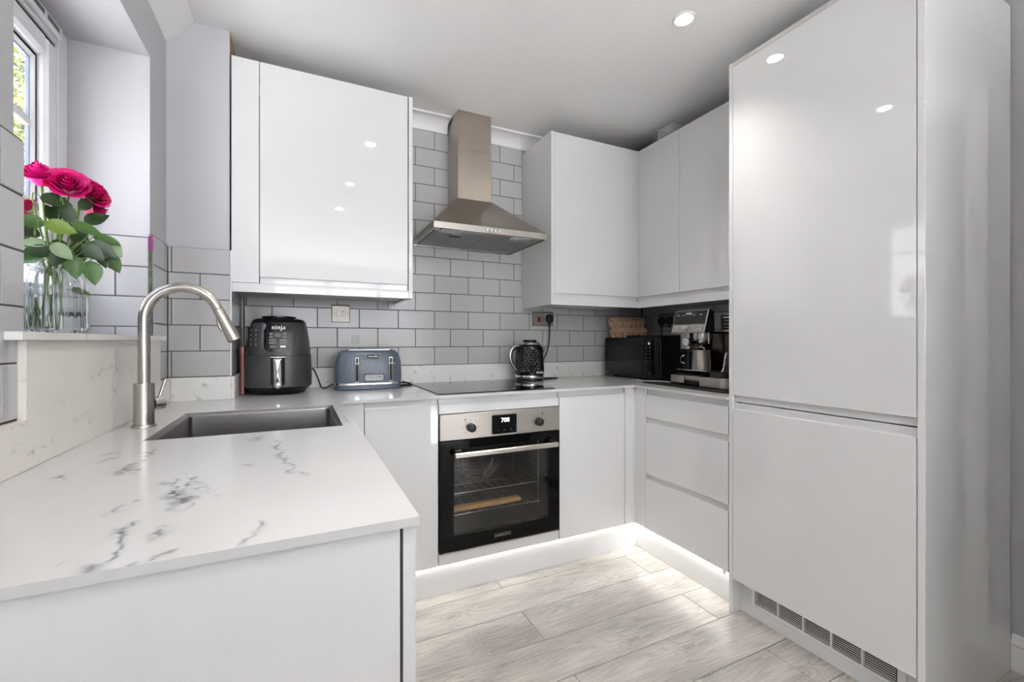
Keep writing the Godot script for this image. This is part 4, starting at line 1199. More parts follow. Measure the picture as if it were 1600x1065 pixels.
	var hs := Shape.new()
	var hrings := []
	for q in [[1.0, 0.0], [1.0, 0.008], [0.93, 0.014], [0.72, 0.0185], [0.4, 0.0205]]:
		var hr := PackedVector3Array()
		for e in hp: hr.append(Vector3(e.x * q[0], 0.1 + (e.y - 0.1) * lerpf(1.0, q[0], 0.25), 0.155 + q[1]))
		hrings.append(hr)
	for j in hrings.size() - 1:
		for i in hp.size():
			var k := (i + 1) % hp.size()
			hs.quad(hrings[j][i], hrings[j][k], hrings[j + 1][k], hrings[j + 1][i])
	for i in hp.size():
		hs.tri(Vector3(0, 0.1, 0.1757), hrings[-1][i], hrings[-1][(i + 1) % hp.size()])
	part(dw, "handle", hs, mats.chrome, 60)
	part(dw, "release_bar", Shape.new().box(Vector3(0, 0.164, 0.158), Vector3(0.058, 0.006, 0.012), 0.002), mats.chrome)

# ------------------------------------------------------------------ toaster
func build_toaster() -> void:
	var t := thing("toaster", "slate blue four slice toaster with chrome levers and trim", "toaster", Vector3(0.306, WT, 0.165))
	var w := 0.1555
	var d := 0.085
	var im := noise_image(128, 128, 0.06, 8, FastNoiseLite.TYPE_CELLULAR, FastNoiseLite.FRACTAL_NONE, 1)
	var blue := mat(Color(0.375, 0.415, 0.475), 0.2)
	blue.heightmap_enabled = true; blue.heightmap_scale = 0.06; blue.heightmap_texture = tex(im); blue.uv1_scale = Vector3(22, 9, 1)
	var rings := []
	for q in [[-0.006, 0.0], [0.0, 0.004], [0.0, 0.022]]:
		rings.append(ell(w + q[0] - 0.002, d + q[0] - 0.002, q[1], 5.0, 64))
	rings[0] = ell(w - 0.012, d - 0.012, 0.0005, 5.0, 64)
	part(t, "base", Shape.new().loft(rings), mat(Color(0.33, 0.37, 0.44), 0.25), 50)
	part(t, "chrome_band", Shape.new().loft([ell(w, d, 0.0225, 5.0, 64), ell(w + 0.001, d + 0.001, 0.024, 5.0, 64), ell(w + 0.001, d + 0.001, 0.031, 5.0, 64), ell(w, d, 0.0325, 5.0, 64)]), mats.chrome, 50)
	rings = []
	for q in [[-0.001, 0.0325], [0.001, 0.06], [0.0, 0.10], [-0.004, 0.135], [-0.010, 0.160], [-0.019, 0.177], [-0.031, 0.186], [-0.042, 0.188]]:
		rings.append(ell(w + q[0], d + q[0] * 0.8, q[1], 4.2, 64))
	var shell := part(t, "shell", Shape.new().loft(rings), blue, 50)
	var plate_top := part(t, "top_plate", plate(Shape.new(), Vector3.ZERO, 0.215, 0.098, 0.0035, 0.014, 0.001), mats.chrome)
	plate_top.rotation.x = -PI / 2; plate_top.position = Vector3(0, 0.1882, 0)
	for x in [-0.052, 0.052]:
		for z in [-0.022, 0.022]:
			part(t, "painted_slot", Shape.new().box(Vector3(x, 0.1915, z), Vector3(0.085, 0.0012, 0.022)), mats.dark)  # flat dark plates paint the shade of the bread openings
	var front_z := d + 0.0005
	for x in [-0.062, 0.094]:
		var tr := part(t, "lever_track", plate(Shape.new(), Vector3(x, 0.095, front_z - 0.004), 0.020, 0.122, 0.0062, 0.004, 0.001), mats.chrome)
		part(tr, "slit", Shape.new().box(Vector3(x, 0.097, front_z + 0.002), Vector3(0.0072, 0.106, 0.0014)), mats.dark)
		part(tr, "lever", plate(Shape.new(), Vector3(x + 0.002, 0.124, front_z), 0.032, 0.0085, 0.020, 0.003, 0.002), mats.chrome)
	var ct := part(t, "control_plate", plate(Shape.new(), Vector3(0.016, 0.058, front_z - 0.004), 0.092, 0.036, 0.0065, 0.006, 0.0015), mats.chrome)
	part(ct, "control_face", plate(Shape.new(), Vector3(0.016, 0.058, front_z + 0.0022), 0.084, 0.028, 0.0009, 0.004, 0.0003), mat(Color(0.62, 0.62, 0.62), 0.25, 0.6))
	for k in 4:
		part(ct, "push_button", plate(Shape.new(), Vector3(-0.010 + 0.0175 * k, 0.058 if k < 3 else 0.062, front_z + 0.003), 0.007, 0.006, 0.002, 0.002, 0.0004), mats.black if k == 3 else mat(Color(0.35, 0.35, 0.36), 0.4))
	var bd := part(t, "badge", plate(Shape.new(), Vector3(0.012, 0.158, front_z - 0.012), 0.050, 0.0145, 0.011, 0.004, 0.001), mats.black)
	text(bd, "lettering", "Breville", 0.0088, Vector3(0.012, 0.158, front_z - 0.0008), mats.print_white, Vector3.ZERO, "Droid Sans", 700)

# ------------------------------------------------------------------ kettle
func build_kettle() -> void:
	var k := thing("kettle", "black textured kettle with chrome handle and trim by the hob", "kettle", Vector3(1.222, WT, 0.132))
	var body := mat(Color(0.016, 0.016, 0.02), 0.1)
	part(k, "power_base", Shape.new().lathe([Vector2(0.0, 0.0005), Vector2(0.083, 0.0005), Vector2(0.086, 0.006), Vector2(0.086, 0.016), Vector2(0.083, 0.019), Vector2(0, 0.019)], 44), mats.black, 50)
	part(k, "chrome_band", Shape.new().lathe([Vector2(0.0, 0.019), Vector2(0.084, 0.019), Vector2(0.086, 0.022), Vector2(0.086, 0.031), Vector2(0.084, 0.034), Vector2(0, 0.034)], 44), mats.chrome, 50)
	# diamond relief: the wall is pushed in and out on a diagonal lattice
	var rings := []
	for j in 61:
		var y := lerpf(0.034, 0.212, j / 60.0)
		var r := lerpf(0.0845, 0.0765, smoothstep(0.05, 0.20, y))
		if y > 0.195: r -= 0.012 * pow((y - 0.195) / 0.017, 2.0)
		var ring := PackedVector3Array()
		for i in 112:
			var a := TAU * i / 112
			var amp := 0.0030 * smoothstep(0.04, 0.06, y) * (1.0 - smoothstep(0.175, 0.195, y))
			var q := absf(sin(a * 14 + y * 105)) + absf(sin(a * 14 - y * 105))
			ring.append(Vector3(cos(a), 0, sin(a)) * (r + amp * (q - 1.0)) + Vector3(0, y, 0))
		rings.append(ring)
	part(k, "body", Shape.new().loft(rings), body, 24)
	part(k, "collar", Shape.new().lathe([Vector2(0.0, 0.212), Vector2(0.0645, 0.212), Vector2(0.062, 0.221), Vector2(0.050, 0.228), Vector2(0.0, 0.228)], 44), mats.chrome, 50)
	part(k, "lid", Shape.new().lathe([Vector2(0.0, 0.228), Vector2(0.038, 0.228), Vector2(0.042, 0.231), Vector2(0.042, 0.237), Vector2(0.037, 0.239), Vector2(0.0, 0.238)], 36), mats.black_gloss, 50)
	# spout to the right
	part(k, "spout", Shape.new().prism(PackedVector2Array([Vector2(0.066, 0.145), Vector2(0.074, 0.150), Vector2(0.094, 0.194), Vector2(0.093, 0.197), Vector2(0.064, 0.197)]), Vector3.ZERO, Vector3(0.96, 0, 0.28), Vector3.UP, Vector3(-0.28, 0, 0.96), -0.016, 0.016), mats.black)
	# handle to the left
	var pts := [Vector3(-0.060, 0.197, 0), Vector3(-0.085, 0.203, 0), Vector3(-0.108, 0.192, 0), Vector3(-0.1245, 0.160, 0), Vector3(-0.124, 0.12, 0), Vector3(-0.108, 0.088, 0), Vector3(-0.080, 0.066, 0)]
	part(k, "handle", Shape.new().tube(smooth_path(pts, 5), 0.0082, 12), mats.chrome, 60)
	part(k, "handle_grip", Shape.new().tube(smooth_path([Vector3(-0.082, 0.193, 0.0), Vector3(-0.102, 0.184, 0), Vector3(-0.1165, 0.158, 0), Vector3(-0.116, 0.122, 0), Vector3(-0.102, 0.093, 0)], 5), 0.0075, 10), mats.black, 60)
	part(k, "switch", Shape.new().box(Vector3(-0.098, 0.0475, 0.0), Vector3(0.032, 0.008, 0.018), 0.003), mats.chrome)
	var dir := Vector3(0.13, 0, 0.99).normalized()
	var bd := part(k, "badge", plate(Shape.new(), Vector3.ZERO, 0.050, 0.016, 0.004, 0.004, 0.001), mats.steel)
	bd.position = dir * 0.0835 + Vector3(0.010, 0.052, 0); bd.rotation.y = 0.13
	text(bd, "lettering", "Breville", 0.0092, Vector3(0, 0, 0.0042), mats.print_white, Vector3.ZERO, "Droid Sans", 700)

# ------------------------------------------------------------------ microwave, egg boxes
func build_microwave() -> void:
	var W := 0.452
	var H := 0.240
	var D := 0.315
	var m := thing("microwave", "compact black microwave oven in the worktop corner", "microwave", Vector3(2.005, WT, 0.277), deg_to_rad(-86.5))
	var y0 := 0.014
	part(m, "case", Shape.new().span(Vector3(-W / 2, y0, -D / 2), Vector3(W / 2, y0 + H, D / 2 - 0.012), 0.003), mats.black)
	for x in [-0.18, 0.18]:
		for z in [-0.12, 0.11]:
			part(m, "foot", Shape.new().lathe([Vector2(0.012, 0.0004), Vector2(0.014, 0.0145), Vector2(0, 0.0145)], 14, Vector3(x, 0, z)), mats.black_matt)
	var fz := D / 2 - 0.012
	# door, window and key strip
	var xd := 0.106
	var glossy := mat(Color(0.030, 0.031, 0.034), 0.12)
	var dr := part(m, "door", Shape.new().span(Vector3(-W / 2, y0, fz), Vector3(xd, y0 + H, fz + 0.022), 0.002), glossy)
	part(dr, "door_window", plate(Shape.new(), Vector3(-0.0575, y0 + 0.122, fz + 0.0205), 0.255, 0.150, 0.0021, 0.008, 0.0004), mat(Color(0.10, 0.10, 0.10), 0.04))
	for k in 5:
		part(dr, "printed_mark", Shape.new().box(Vector3(-0.214 + 0.007 * k, y0 + 0.016, fz + 0.0221), Vector3(0.0052, 0.0052 if k < 2 else 0.004, 0.0005)), mats.print_grey)
	var kp := part(m, "control_panel", Shape.new().span(Vector3(xd + 0.002, y0, fz), Vector3(W / 2 - 0.020, y0 + H, fz + 0.022), 0.002), mats.black_gloss)
	part(m, "case_edge", Shape.new().span(Vector3(W / 2 - 0.0195, y0, fz), Vector3(W / 2, y0 + H, fz + 0.020), 0.002), mats.black)
	part(kp, "dial_light", Shape.new().tube([Vector3(0.160, y0 + 0.203, fz + 0.0215), Vector3(0.160, y0 + 0.203, fz + 0.023)], 0.0075, 18), mats.print_white)
	for j in 7:
		for i in 2:
			var yy := y0 + 0.178 - 0.020 * j - (0.022 if j > 5 else 0.0)
			part(kp, "key", plate(Shape.new(), Vector3(0.136 + 0.031 * i, yy, fz + 0.0218), 0.007, 0.0065, 0.0006, 0.002, 0.0001), mats.print_grey)
	part(kp, "printed_line", Shape.new().box(Vector3(0.165, y0 + 0.026, fz + 0.0222), Vector3(0.022, 0.003, 0.0005)), mats.print_grey)
	# egg boxes
	var pulp := mat(Color(0.82, 0.69, 0.56), 0.9)
	var pn := noise_image(128, 128, 0.09, 77); pulp.heightmap_enabled = true; pulp.heightmap_scale = 0.12; pulp.heightmap_texture = tex(pn); pulp.uv1_scale = Vector3(9, 9, 1)
	var words := mat(Color(0.40, 0.30, 0.22), 0.8)
	var ty := WT + y0 + H
	for k in 2:
		var e := thing("egg_box", ["brown pulp egg box on the microwave, lower of two", "brown pulp egg box stacked on top of another egg box"][k], "egg box", Vector3(1.992 - 0.008 * k, ty + 0.0005 + 0.068 * k, 0.098 - 0.008 * k), deg_to_rad(-3.0 + 4.0 * k), "egg boxes")
		var hl := 0.118
		var hw := 0.058
		# tray of cups: a row of rounded cells joined in one pulp moulding
		var s := Shape.new()
		for i in 6:
			for j in 2:
				var c := Vector3(-hl + 0.0205 + 0.0385 * i, 0, -0.0285 + 0.057 * j)
				s.loft([ell(0.0115, 0.018, 0.0, 2.6, 14, c), ell(0.0165, 0.025, 0.012, 2.6, 14, c), ell(0.0188, 0.0272, 0.030, 3.2, 14, c), ell(0.0192, 0.0282, 0.034, 4.0, 14, c)], true, true)
		part(e, "cup_tray", s, pulp, 50)
		var ld := Shape.new()
		var r0 := []
		for q in [[hl + 0.004, hw + 0.003, 0.034], [hl + 0.005, hw + 0.004, 0.037], [hl + 0.003, hw + 0.002, 0.0385], [hl - 0.004, hw - 0.008, 0.060], [hl - 0.010, hw - 0.015, 0.0672]]:
			r0.append(ell(q[0], q[1], q[2], 9.0, 48))
		ld.loft(r0)
		part(e, "lid", ld, pulp, 45)
		part(e, "latch", Shape.new().box(Vector3(-hl - 0.0035, 0.040, -0.012), Vector3(0.003, 0.005, 0.018), 0.001), words)
		for i in 4:
			var o := part(e, "printed_mark", Shape.new().box(Vector3.ZERO, Vector3(0.008 if i % 2 else 0.005, 0.009, 0.0006)), words)
			o.position = Vector3(0.004 + 0.016 * i, 0.052, hw - 0.0035); o.rotation.x = -0.42
	# a flat black griddle plate on the microwave
	var g := thing("griddle_plate", "thin black griddle plate lying on top of the microwave", "griddle plate", Vector3(1.965, ty + 0.0005, 0.36), deg_to_rad(-86.5))
	part(g, "plate_body", Shape.new().span(Vector3(-0.12, 0, -0.10), Vector3(0.125, 0.006, 0.115), 0.002), mats.black_matt)
	part(g, "rim", Shape.new().span(Vector3(-0.12, 0.006, 0.108), Vector3(0.125, 0.012, 0.115), 0.002).span(Vector3(-0.12, 0.006, -0.10), Vector3(0.125, 0.012, -0.093), 0.002).span(Vector3(-0.12, 0.006, -0.093), Vector3(-0.113, 0.012, 0.108), 0.002).span(Vector3(0.118, 0.006, -0.093), Vector3(0.125, 0.012, 0.108), 0.002), mats.black_matt)
	part(g, "knob", Shape.new().lathe([Vector2(0.006, 0.011), Vector2(0.007, 0.016), Vector2(0, 0.017)], 12, Vector3(-0.02, 0, 0.10)), mats.steel)

# ------------------------------------------------------------------ coffee machine
func build_coffee_machine() -> void:
	# mat
	var mt := thing("drip_mat", "black rubber mat under the coffee machine", "mat", Vector3(1.90, WT, 0.83), deg_to_rad(-90 - 3.0))
	part(mt, "mat_sheet", Shape.new().loft([ell(0.312, 0.195, 0.0004, 14.0, 48), ell(0.315, 0.198, 0.0015, 14.0, 48), ell(0.315, 0.198, 0.0045, 14.0, 48), ell(0.312, 0.195, 0.0055, 14.0, 48)]), mats.black_matt, 50)
	var y0 := WT + 0.0056
	var c := thing("coffee_machine", "steel and black espresso machine with angled control screen", "coffee machine", Vector3(1.935, y0, 0.862), deg_to_rad(-90))
	# local axes: +z is the front, x from left (-0.17) to right
	var st: Material = mats.steel
	var base := part(c, "base", Shape.new().span(Vector3(-0.165, 0.004, -0.14), Vector3(0.165, 0.040, 0.125), 0.004), mats.black)
	for x in [-0.14, 0.14]:
		for z in [-0.11, 0.11]:
			part(c, "foot", Shape.new().lathe([Vector2(0.010, 0.0003), Vector2(0.012, 0.0045), Vector2(0, 0.0045)], 12, Vector3(x, 0, z)), mats.black_matt)
	part(base, "steel_front", Shape.new().span(Vector3(-0.172, 0.010, 0.06), Vector3(-0.084, 0.050, 0.165), 0.003), mats.brushed)
	part(base, "tray_front", Shape.new().span(Vector3(-0.083, 0.028, 0.10), Vector3(0.016, 0.050, 0.160), 0.002), mats.brushed)
	part(base, "tray_recess", Shape.new().span(Vector3(-0.083, 0.006, 0.10), Vector3(0.016, 0.0275, 0.152), 0.001), mats.black_gloss)
	var drum := Shape.new()
	var dp := PackedVector2Array([Vector2(0.017, 0.05), Vector2(0.017, 0.165)])
	dp.append_array(arc(Vector2(0.118, 0.105), 0.062, 82, -10, 12))
	dp.append(Vector2(0.178, 0.05))
	drum.prism(dp, Vector3(0, 0.004, 0), Vector3.RIGHT, Vector3.BACK, Vector3.UP, 0.0, 0.044)
	part(base, "drum_front", drum, mats.brushed, 30)
	part(base, "drum_rim", Shape.new().prism(dp, Vector3(0, 0.048, 0), Vector3.RIGHT, Vector3.BACK, Vector3.UP, 0.0, 0.003), mats.chrome, 30)
	part(base, "grate", Shape.new().span(Vector3(-0.165, 0.050, -0.02), Vector3(0.016, 0.056, 0.158), 0.002), mats.black)
	part(c, "puck_box", Shape.new().lathe([Vector2(0.0, 0.051), Vector2(0.052, 0.051), Vector2(0.053, 0.054), Vector2(0.052, 0.073), Vector2(0.048, 0.076), Vector2(0, 0.076)], 32, Vector3(0.094, 0, 0.105)), mats.black, 50)
	# back column and side store
	part(c, "back_column", Shape.new().span(Vector3(-0.165, 0.040, -0.14), Vector3(0.165, 0.27, -0.02), 0.006), mats.black_gloss)
	part(c, "back_plate", Shape.new().span(Vector3(-0.06, 0.06, -0.0205), Vector3(0.16, 0.265, -0.014), 0.001), mats.steel)
	part(c, "grinder_column", Shape.new().loft([ell(0.034, 0.055, 0.185, 4.0, 40, Vector3(-0.134, 0, 0.055)), ell(0.034, 0.055, 0.272, 4.0, 40, Vector3(-0.134, 0, 0.055))]), mats.brushed, 50)
	part(c, "grinder_band", Shape.new().loft([ell(0.0345, 0.0555, 0.168, 4.0, 40, Vector3(-0.134, 0, 0.055)), ell(0.0345, 0.0555, 0.1848, 4.0, 40, Vector3(-0.134, 0, 0.055))]), mat(Color(0.06, 0.065, 0.085), 0.3), 50)
	part(c, "store", Shape.new().span(Vector3(-0.163, 0.056, -0.02), Vector3(-0.073, 0.168, 0.085), 0.005), mats.black_matt)
	part(c, "store_clip", Shape.new().tube(smooth_path([Vector3(-0.150, 0.150, 0.086), Vector3(-0.162, 0.142, 0.096), Vector3(-0.162, 0.116, 0.096), Vector3(-0.150, 0.108, 0.086)], 4), 0.0035, 8), mats.chrome)
	# gauge
	var gc := Vector3(-0.110, 0.2215, 0.106)
	var ga := part(c, "gauge", Shape.new().tube([gc, gc + Vector3(0, 0, 0.016), gc + Vector3(0, 0, 0.018)], [0.0235, 0.0235, 0.021], 30), mats.chrome)
	part(ga, "gauge_face", Shape.new().tube([gc + Vector3(0, 0, 0.017), gc + Vector3(0, 0, 0.0186)], 0.019, 28), mat(Color(0.85, 0.86, 0.87), 0.3))
	part(ga, "needle", Shape.new().box(gc + Vector3(0.004, 0.003, 0.019), Vector3(0.014, 0.0018, 0.0006)), mats.black)
	# head with the tilted screen
	var hp := PackedVector2Array([Vector2(0.075, 0.269), Vector2(0.135, 0.267), Vector2(0.150, 0.272), Vector2(0.118, 0.383), Vector2(0.105, 0.386), Vector2(0.080, 0.372)])
	part(c, "head", Shape.new().prism(hp, Vector3.ZERO, Vector3.BACK, Vector3.UP, Vector3.RIGHT, -0.178, 0.030), mats.black)
	var sl := Vector3(0, 0.383 - 0.272, 0.118 - 0.150)
	var ang := atan2(sl.z, sl.y)
	var face := Node3D.new(); face.name = "control_face"; face.position = Vector3(-0.074, 0.272, 0.150); face.rotation.x = ang
	c.add_child(face)
	part(face, "bezel", Shape.new().span(Vector3(-0.106, -0.004, -0.006), Vector3(0.106, 0.118, 0.0015), 0.002), mats.steel)
	part(face, "screen", Shape.new().span(Vector3(-0.101, 0.040, 0.0012), Vector3(0.101, 0.113, 0.0028), 0.0006), mats.black_gloss)
	text(face, "lettering", "ninja", 0.0115, Vector3(-0.01, 0.099, 0.0029), mats.print_white, Vector3.ZERO, "Droid Sans", 700)
	for x in [-0.078, -0.042, 0.024, 0.068]:
		part(face, "menu_mark", Shape.new().box(Vector3(x, 0.090, 0.0030), Vector3(0.014, 0.003, 0.0005)), mats.print_white)
	part(face, "dial", Shape.new().tube([Vector3(-0.012, 0.020, 0.001), Vector3(-0.012, 0.020, 0.014), Vector3(-0.012, 0.020, 0.0155)], [0.0135, 0.0125, 0.0105], 26), mats.chrome)
	for x in [-0.089, -0.070, 0.058, 0.081]:
		part(face, "push_button", Shape.new().tube([Vector3(x, 0.012, 0.001), Vector3(x, 0.012, 0.0035)], 0.006, 16), mats.chrome)
	for x in [-0.08, -0.036, 0.024, 0.072]:
		part(face, "caption", Shape.new().box(Vector3(x, 0.029, 0.0016), Vector3(0.016, 0.0025, 0.0005)), mats.print_white)
	# brew group, portafilter and spout
	part(c, "brew_group", Shape.new().lathe([Vector2(0.0, 0.232), Vector2(0.040, 0.232), Vector2(0.042, 0.236), Vector2(0.042, 0.268), Vector2(0, 0.268)], 36, Vector3(-0.040, 0, 0.082)), mats.chrome, 50)
	var pf := part(c, "portafilter", Shape.new().lathe([Vector2(0.0, 0.206), Vector2(0.018, 0.206), Vector2(0.034, 0.218), Vector2(0.036, 0.232), Vector2(0, 0.232)], 30, Vector3(-0.040, 0, 0.082)), mats.chrome, 50)
	part(pf, "spout", Shape.new().tube(smooth_path([Vector3(-0.065, 0.184, 0.088), Vector3(-0.057, 0.192, 0.088), Vector3(-0.040, 0.197, 0.088), Vector3(-0.040, 0.207, 0.085)], 4), 0.006, 10), mats.chrome)
	part(pf, "spout", Shape.new().tube(smooth_path([Vector3(-0.015, 0.184, 0.088), Vector3(-0.023, 0.192, 0.088), Vector3(-0.040, 0.197, 0.088)], 4), 0.006, 10), mats.chrome)
	part(pf, "grip", Shape.new().tube([Vector3(-0.040, 0.222, 0.112), Vector3(-0.040, 0.220, 0.135), Vector3(-0.047, 0.216, 0.158)], [0.008, 0.0105, 0.012], 14), mats.black)
	part(c, "hot_water_pipe", Shape.new().tube([Vector3(0.007, 0.268, 0.09), Vector3(0.007, 0.212, 0.09)], 0.0042, 10), mats.chrome)
	# bean hopper and the steam wand on the right
	part(c, "hopper_base", Shape.new().span(Vector3(-0.165, 0.2705, -0.13), Vector3(0.165, 0.2725, 0.082), 0.003), mats.chrome)
	part(c, "hopper", Shape.new().loft([ell(0.046, 0.060, 0.2730, 3.0, 36, Vector3(0.092, 0, 0.015)), ell(0.046, 0.060, 0.355, 3.0, 36, Vector3(0.092, 0, 0.015)), ell(0.043, 0.057, 0.358, 3.0, 36, Vector3(0.092, 0, 0.015))]), mat(Color(0.78, 0.73, 0.64), 0.3, 1.0), 50)
	var lb := part(c, "hopper_label", plate(Shape.new(), Vector3(0.100, 0.316, 0.0735), 0.050, 0.072, 0.0022, 0.003, 0.0003), mat(Color(0.04, 0.042, 0.06), 0.3))
	for j in 4:
		part(lb, "printed_line", Shape.new().box(Vector3(0.098 + 0.002 * (j % 2), 0.341 - 0.016 * j, 0.0758), Vector3(0.036 - 0.005 * (j % 2), 0.0045, 0.0005)), mats.print_grey if j else mats.print_white)
	part(c, "side_body", Shape.new().loft([ell(0.044, 0.05, 0.056, 3.0, 36, Vector3(0.085, 0, 0.005)), ell(0.044, 0.05, 0.262, 3.0, 36, Vector3(0.085, 0, 0.005))]), mat(Color(0.40, 0.36, 0.33), 0.22, 1.0), 50)
	var wd := part(c, "steam_wand", Shape.new().tube(smooth_path([Vector3(0.140, 0.190, 0.105), Vector3(0.128, 0.165, 0.115), Vector3(0.123, 0.10, 0.125), Vector3(0.118, 0.080, 0.13)], 4), 0.0042, 10), mats.chrome)
	part(wd, "wand_grip", Shape.new().tube(smooth_path([Vector3(0.172, 0.222, 0.085), Vector3(0.158, 0.212, 0.095), Vector3(0.144, 0.198, 0.103), Vector3(0.132, 0.172, 0.112)], 4), 0.0085, 12), mats.black)
	# milk jug on its little stand
	part(c, "cup_stand", Shape.new().span(Vector3(-0.142, 0.076, 0.03), Vector3(0.052, 0.081, 0.150), 0.0015), mats.chrome)
	part(c, "stand_post", Shape.new().span(Vector3(-0.12, 0.056, 0.035), Vector3(0.035, 0.076, 0.06), 0.001), mats.black)
	var j := thing("milk_jug", "brushed steel milk jug standing under the coffee spout", "jug", Vector3(1.935 - 0.092, y0 + 0.0812, 0.862 - 0.036), deg_to_rad(-90))
	part(j, "cup", Shape.new().lathe([Vector2(0.0, 0.0003), Vector2(0.043, 0.0003), Vector2(0.0455, 0.004), Vector2(0.0455, 0.012), Vector2(0.042, 0.095), Vector2(0.043, 0.100), Vector2(0.0415, 0.100), Vector2(0.0405, 0.095), Vector2(0.043, 0.012), Vector2(0.0, 0.008)], 40), mats.brushed, 50)
	part(j, "handle", Shape.new().tube(smooth_path([Vector3(-0.040, 0.092, 0.008), Vector3(-0.064, 0.094, 0.014), Vector3(-0.068, 0.05, 0.016), Vector3(-0.066, 0.008, 0.016)], 5), 0.0075, 12), mat(Color(0.10, 0.11, 0.14), 0.25), 60)
	for k in 3:
		part(j, "measure_mark", Shape.new().box(Vector3(0.004, 0.028 + 0.012 * k, 0.0448 - 0.0006 * k), Vector3(0.018 - 0.003 * k, 0.0012, 0.0012)), mats.print_grey)

# ------------------------------------------------------------------ sockets, cables, book
func socket(label: String, at: Vector3, turn: float, w: float, double: bool) -> Node3D:
	var s := thing("wall_socket", label, "socket", at, turn)
	part(s, "face_plate", plate(Shape.new(), Vector3(0, 0, 0), w, 0.084, 0.0055, 0.004, 0.0015), mats.plate)
	part(s, "back_box", plate(Shape.new(), Vector3(0, 0.002, 0), w + 0.004, 0.090, 0.003, 0.004, 0.001), mat(Color(0.33, 0.31, 0.28), 0.5))
	return s
func build_small_things() -> void:
	var s := socket("brushed steel fused switch plate on the tiles above the toaster", Vector3(0.1925, 1.259, 0.0003), 0.0, 0.086, false)
	for x in [-0.034, 0.034]:
		part(s, "screw", Shape.new().tube([Vector3(x, 0.002, 0.005), Vector3(x, 0.002, 0.0064)], 0.004, 14), mats.print_grey)
	part(s, "fuse_carrier", plate(Shape.new(), Vector3(-0.013, 0.002, 0.005), 0.017, 0.026, 0.0022, 0.002, 0.0005), mats.plate)
	part(s, "fuse_slot", Shape.new().box(Vector3(-0.0205, 0.002, 0.0064), Vector3(0.003, 0.012, 0.0012)), mats.black)
	var rk := part(s, "rocker", plate(Shape.new(), Vector3(0.0125, 0.002, 0.005), 0.015, 0.026, 0.0035, 0.002, 0.0008), mats.plate)
	part(rk, "rocker_edge", Shape.new().box(Vector3(0.0125, 0.0135, 0.0078), Vector3(0.014, 0.003, 0.0016)), mats.black)
	s = socket("steel cooker switch and socket with red rocker above the kettle", Vector3(1.3865, 1.257, 0.0003), 0.0, 0.147, true)
	part(s, "red_rocker", plate(Shape.new(), Vector3(-0.030, 0.0, 0.005), 0.017, 0.030, 0.004, 0.002, 0.001), mat(Color(0.45, 0.03, 0.06), 0.3))
	part(s, "neon_window", plate(Shape.new(), Vector3(-0.030, 0.026, 0.005), 0.012, 0.006, 0.001, 0.002, 0.0003), mat(Color(0.85, 0.62, 0.55), 0.3))
	part(s, "socket_inset", plate(Shape.new(), Vector3(0.040, 0.006, 0.005), 0.052, 0.056, 0.0015, 0.004, 0.0005), mat(Color(0.86, 0.84, 0.83), 0.35))
	s = socket("steel double socket on the tiles behind the coffee machine", Vector3(RX - 0.0083, 1.256, 0.243), deg_to_rad(-90), 0.147, true)
	for x in [-0.036, 0.036]:
		part(s, "socket_inset", plate(Shape.new(), Vector3(x, -0.004, 0.005), 0.050, 0.054, 0.0015, 0.004, 0.0005), mat(Color(0.86, 0.84, 0.83), 0.35))
	# plugs
	var plug := func(label: String, at: Vector3, turn: float, path: Array) -> void:
		var p := thing("plug", label, "plug", at, turn)
		var b := Shape.new()
		var rings := []
		for q in [[0.024, 0.0], [0.025, 0.006], [0.024, 0.020], [0.019, 0.027], [0.012, 0.029]]:
			var ring := PackedVector3Array()
			for e in ell(q[0], q[0] * 1.08, 0, 3.4, 32): ring.append(Vector3(e.x, -e.z, q[1]))
			rings.append(ring)
		b.loft(rings)
		part(p, "plug_body", b, mats.black, 50)
		part(p, "cord_grip", Shape.new().tube([Vector3(0, -0.022, 0.012), Vector3(0, -0.046, 0.012)], [0.008, 0.0045], 10), mats.black)
		if path.size():
			part(p, "cord", Shape.new().tube(smooth_path(path, 6), 0.0036, 8), mats.cable, 60)
	plug.call("black plug with its cord hanging down to the kettle", Vector3(1.4265, 1.262, 0.0065), 0.0, [Vector3(0, -0.044, 0.012), Vector3(0.0, -0.09, 0.013), Vector3(-0.008, -0.16, 0.016), Vector3(-0.034, -0.23, 0.022), Vector3(-0.08, -0.29, 0.028), Vector3(-0.10, -0.330, 0.030), Vector3(-0.118, -0.3605, 0.034)])
	plug.call("black plug with short cord in the double socket nearer the corner", Vector3(RX - 0.0150, 1.252, 0.207), deg_to_rad(-90), [Vector3(0, -0.044, 0.012), Vector3(0.0, -0.09, 0.013), Vector3(0.004, -0.17, 0.02), Vector3(0.004, -0.25, 0.02)])
	plug.call("black plug in the double socket beside the coffee machine", Vector3(RX - 0.0150, 1.252, 0.279), deg_to_rad(-90), [])
	# loose cords on the worktop
	var y := WT + 0.0042
	var cord := func(label: String, path: Array, m: Material) -> void:
		single("power_cord", Shape.new().tube(smooth_path(path, 6), 0.0034, 8), m, label, "cord", "", 60)
	cord.call("black cord from the air fryer dipping to the worktop by the toaster", [Vector3(0.044, 0.990, 0.09), Vector3(0.062, 0.982, 0.085), Vector3(0.075, 0.955, 0.09), Vector3(0.088, 0.918, 0.10), Vector3(0.098, y + 0.002, 0.105), Vector3(0.115, y, 0.105), Vector3(0.135, y + 0.010, 0.108), Vector3(0.150, y + 0.018, 0.112)], mats.cable)
	cord.call("black cord coiled between the toaster and the hob", [Vector3(0.462, y + 0.012, 0.10), Vector3(0.488, y + 0.014, 0.085), Vector3(0.512, y + 0.008, 0.08), Vector3(0.528, y + 0.006, 0.095), Vector3(0.515, y, 0.112), Vector3(0.485, y, 0.118), Vector3(0.466, y, 0.13)], mats.cable)
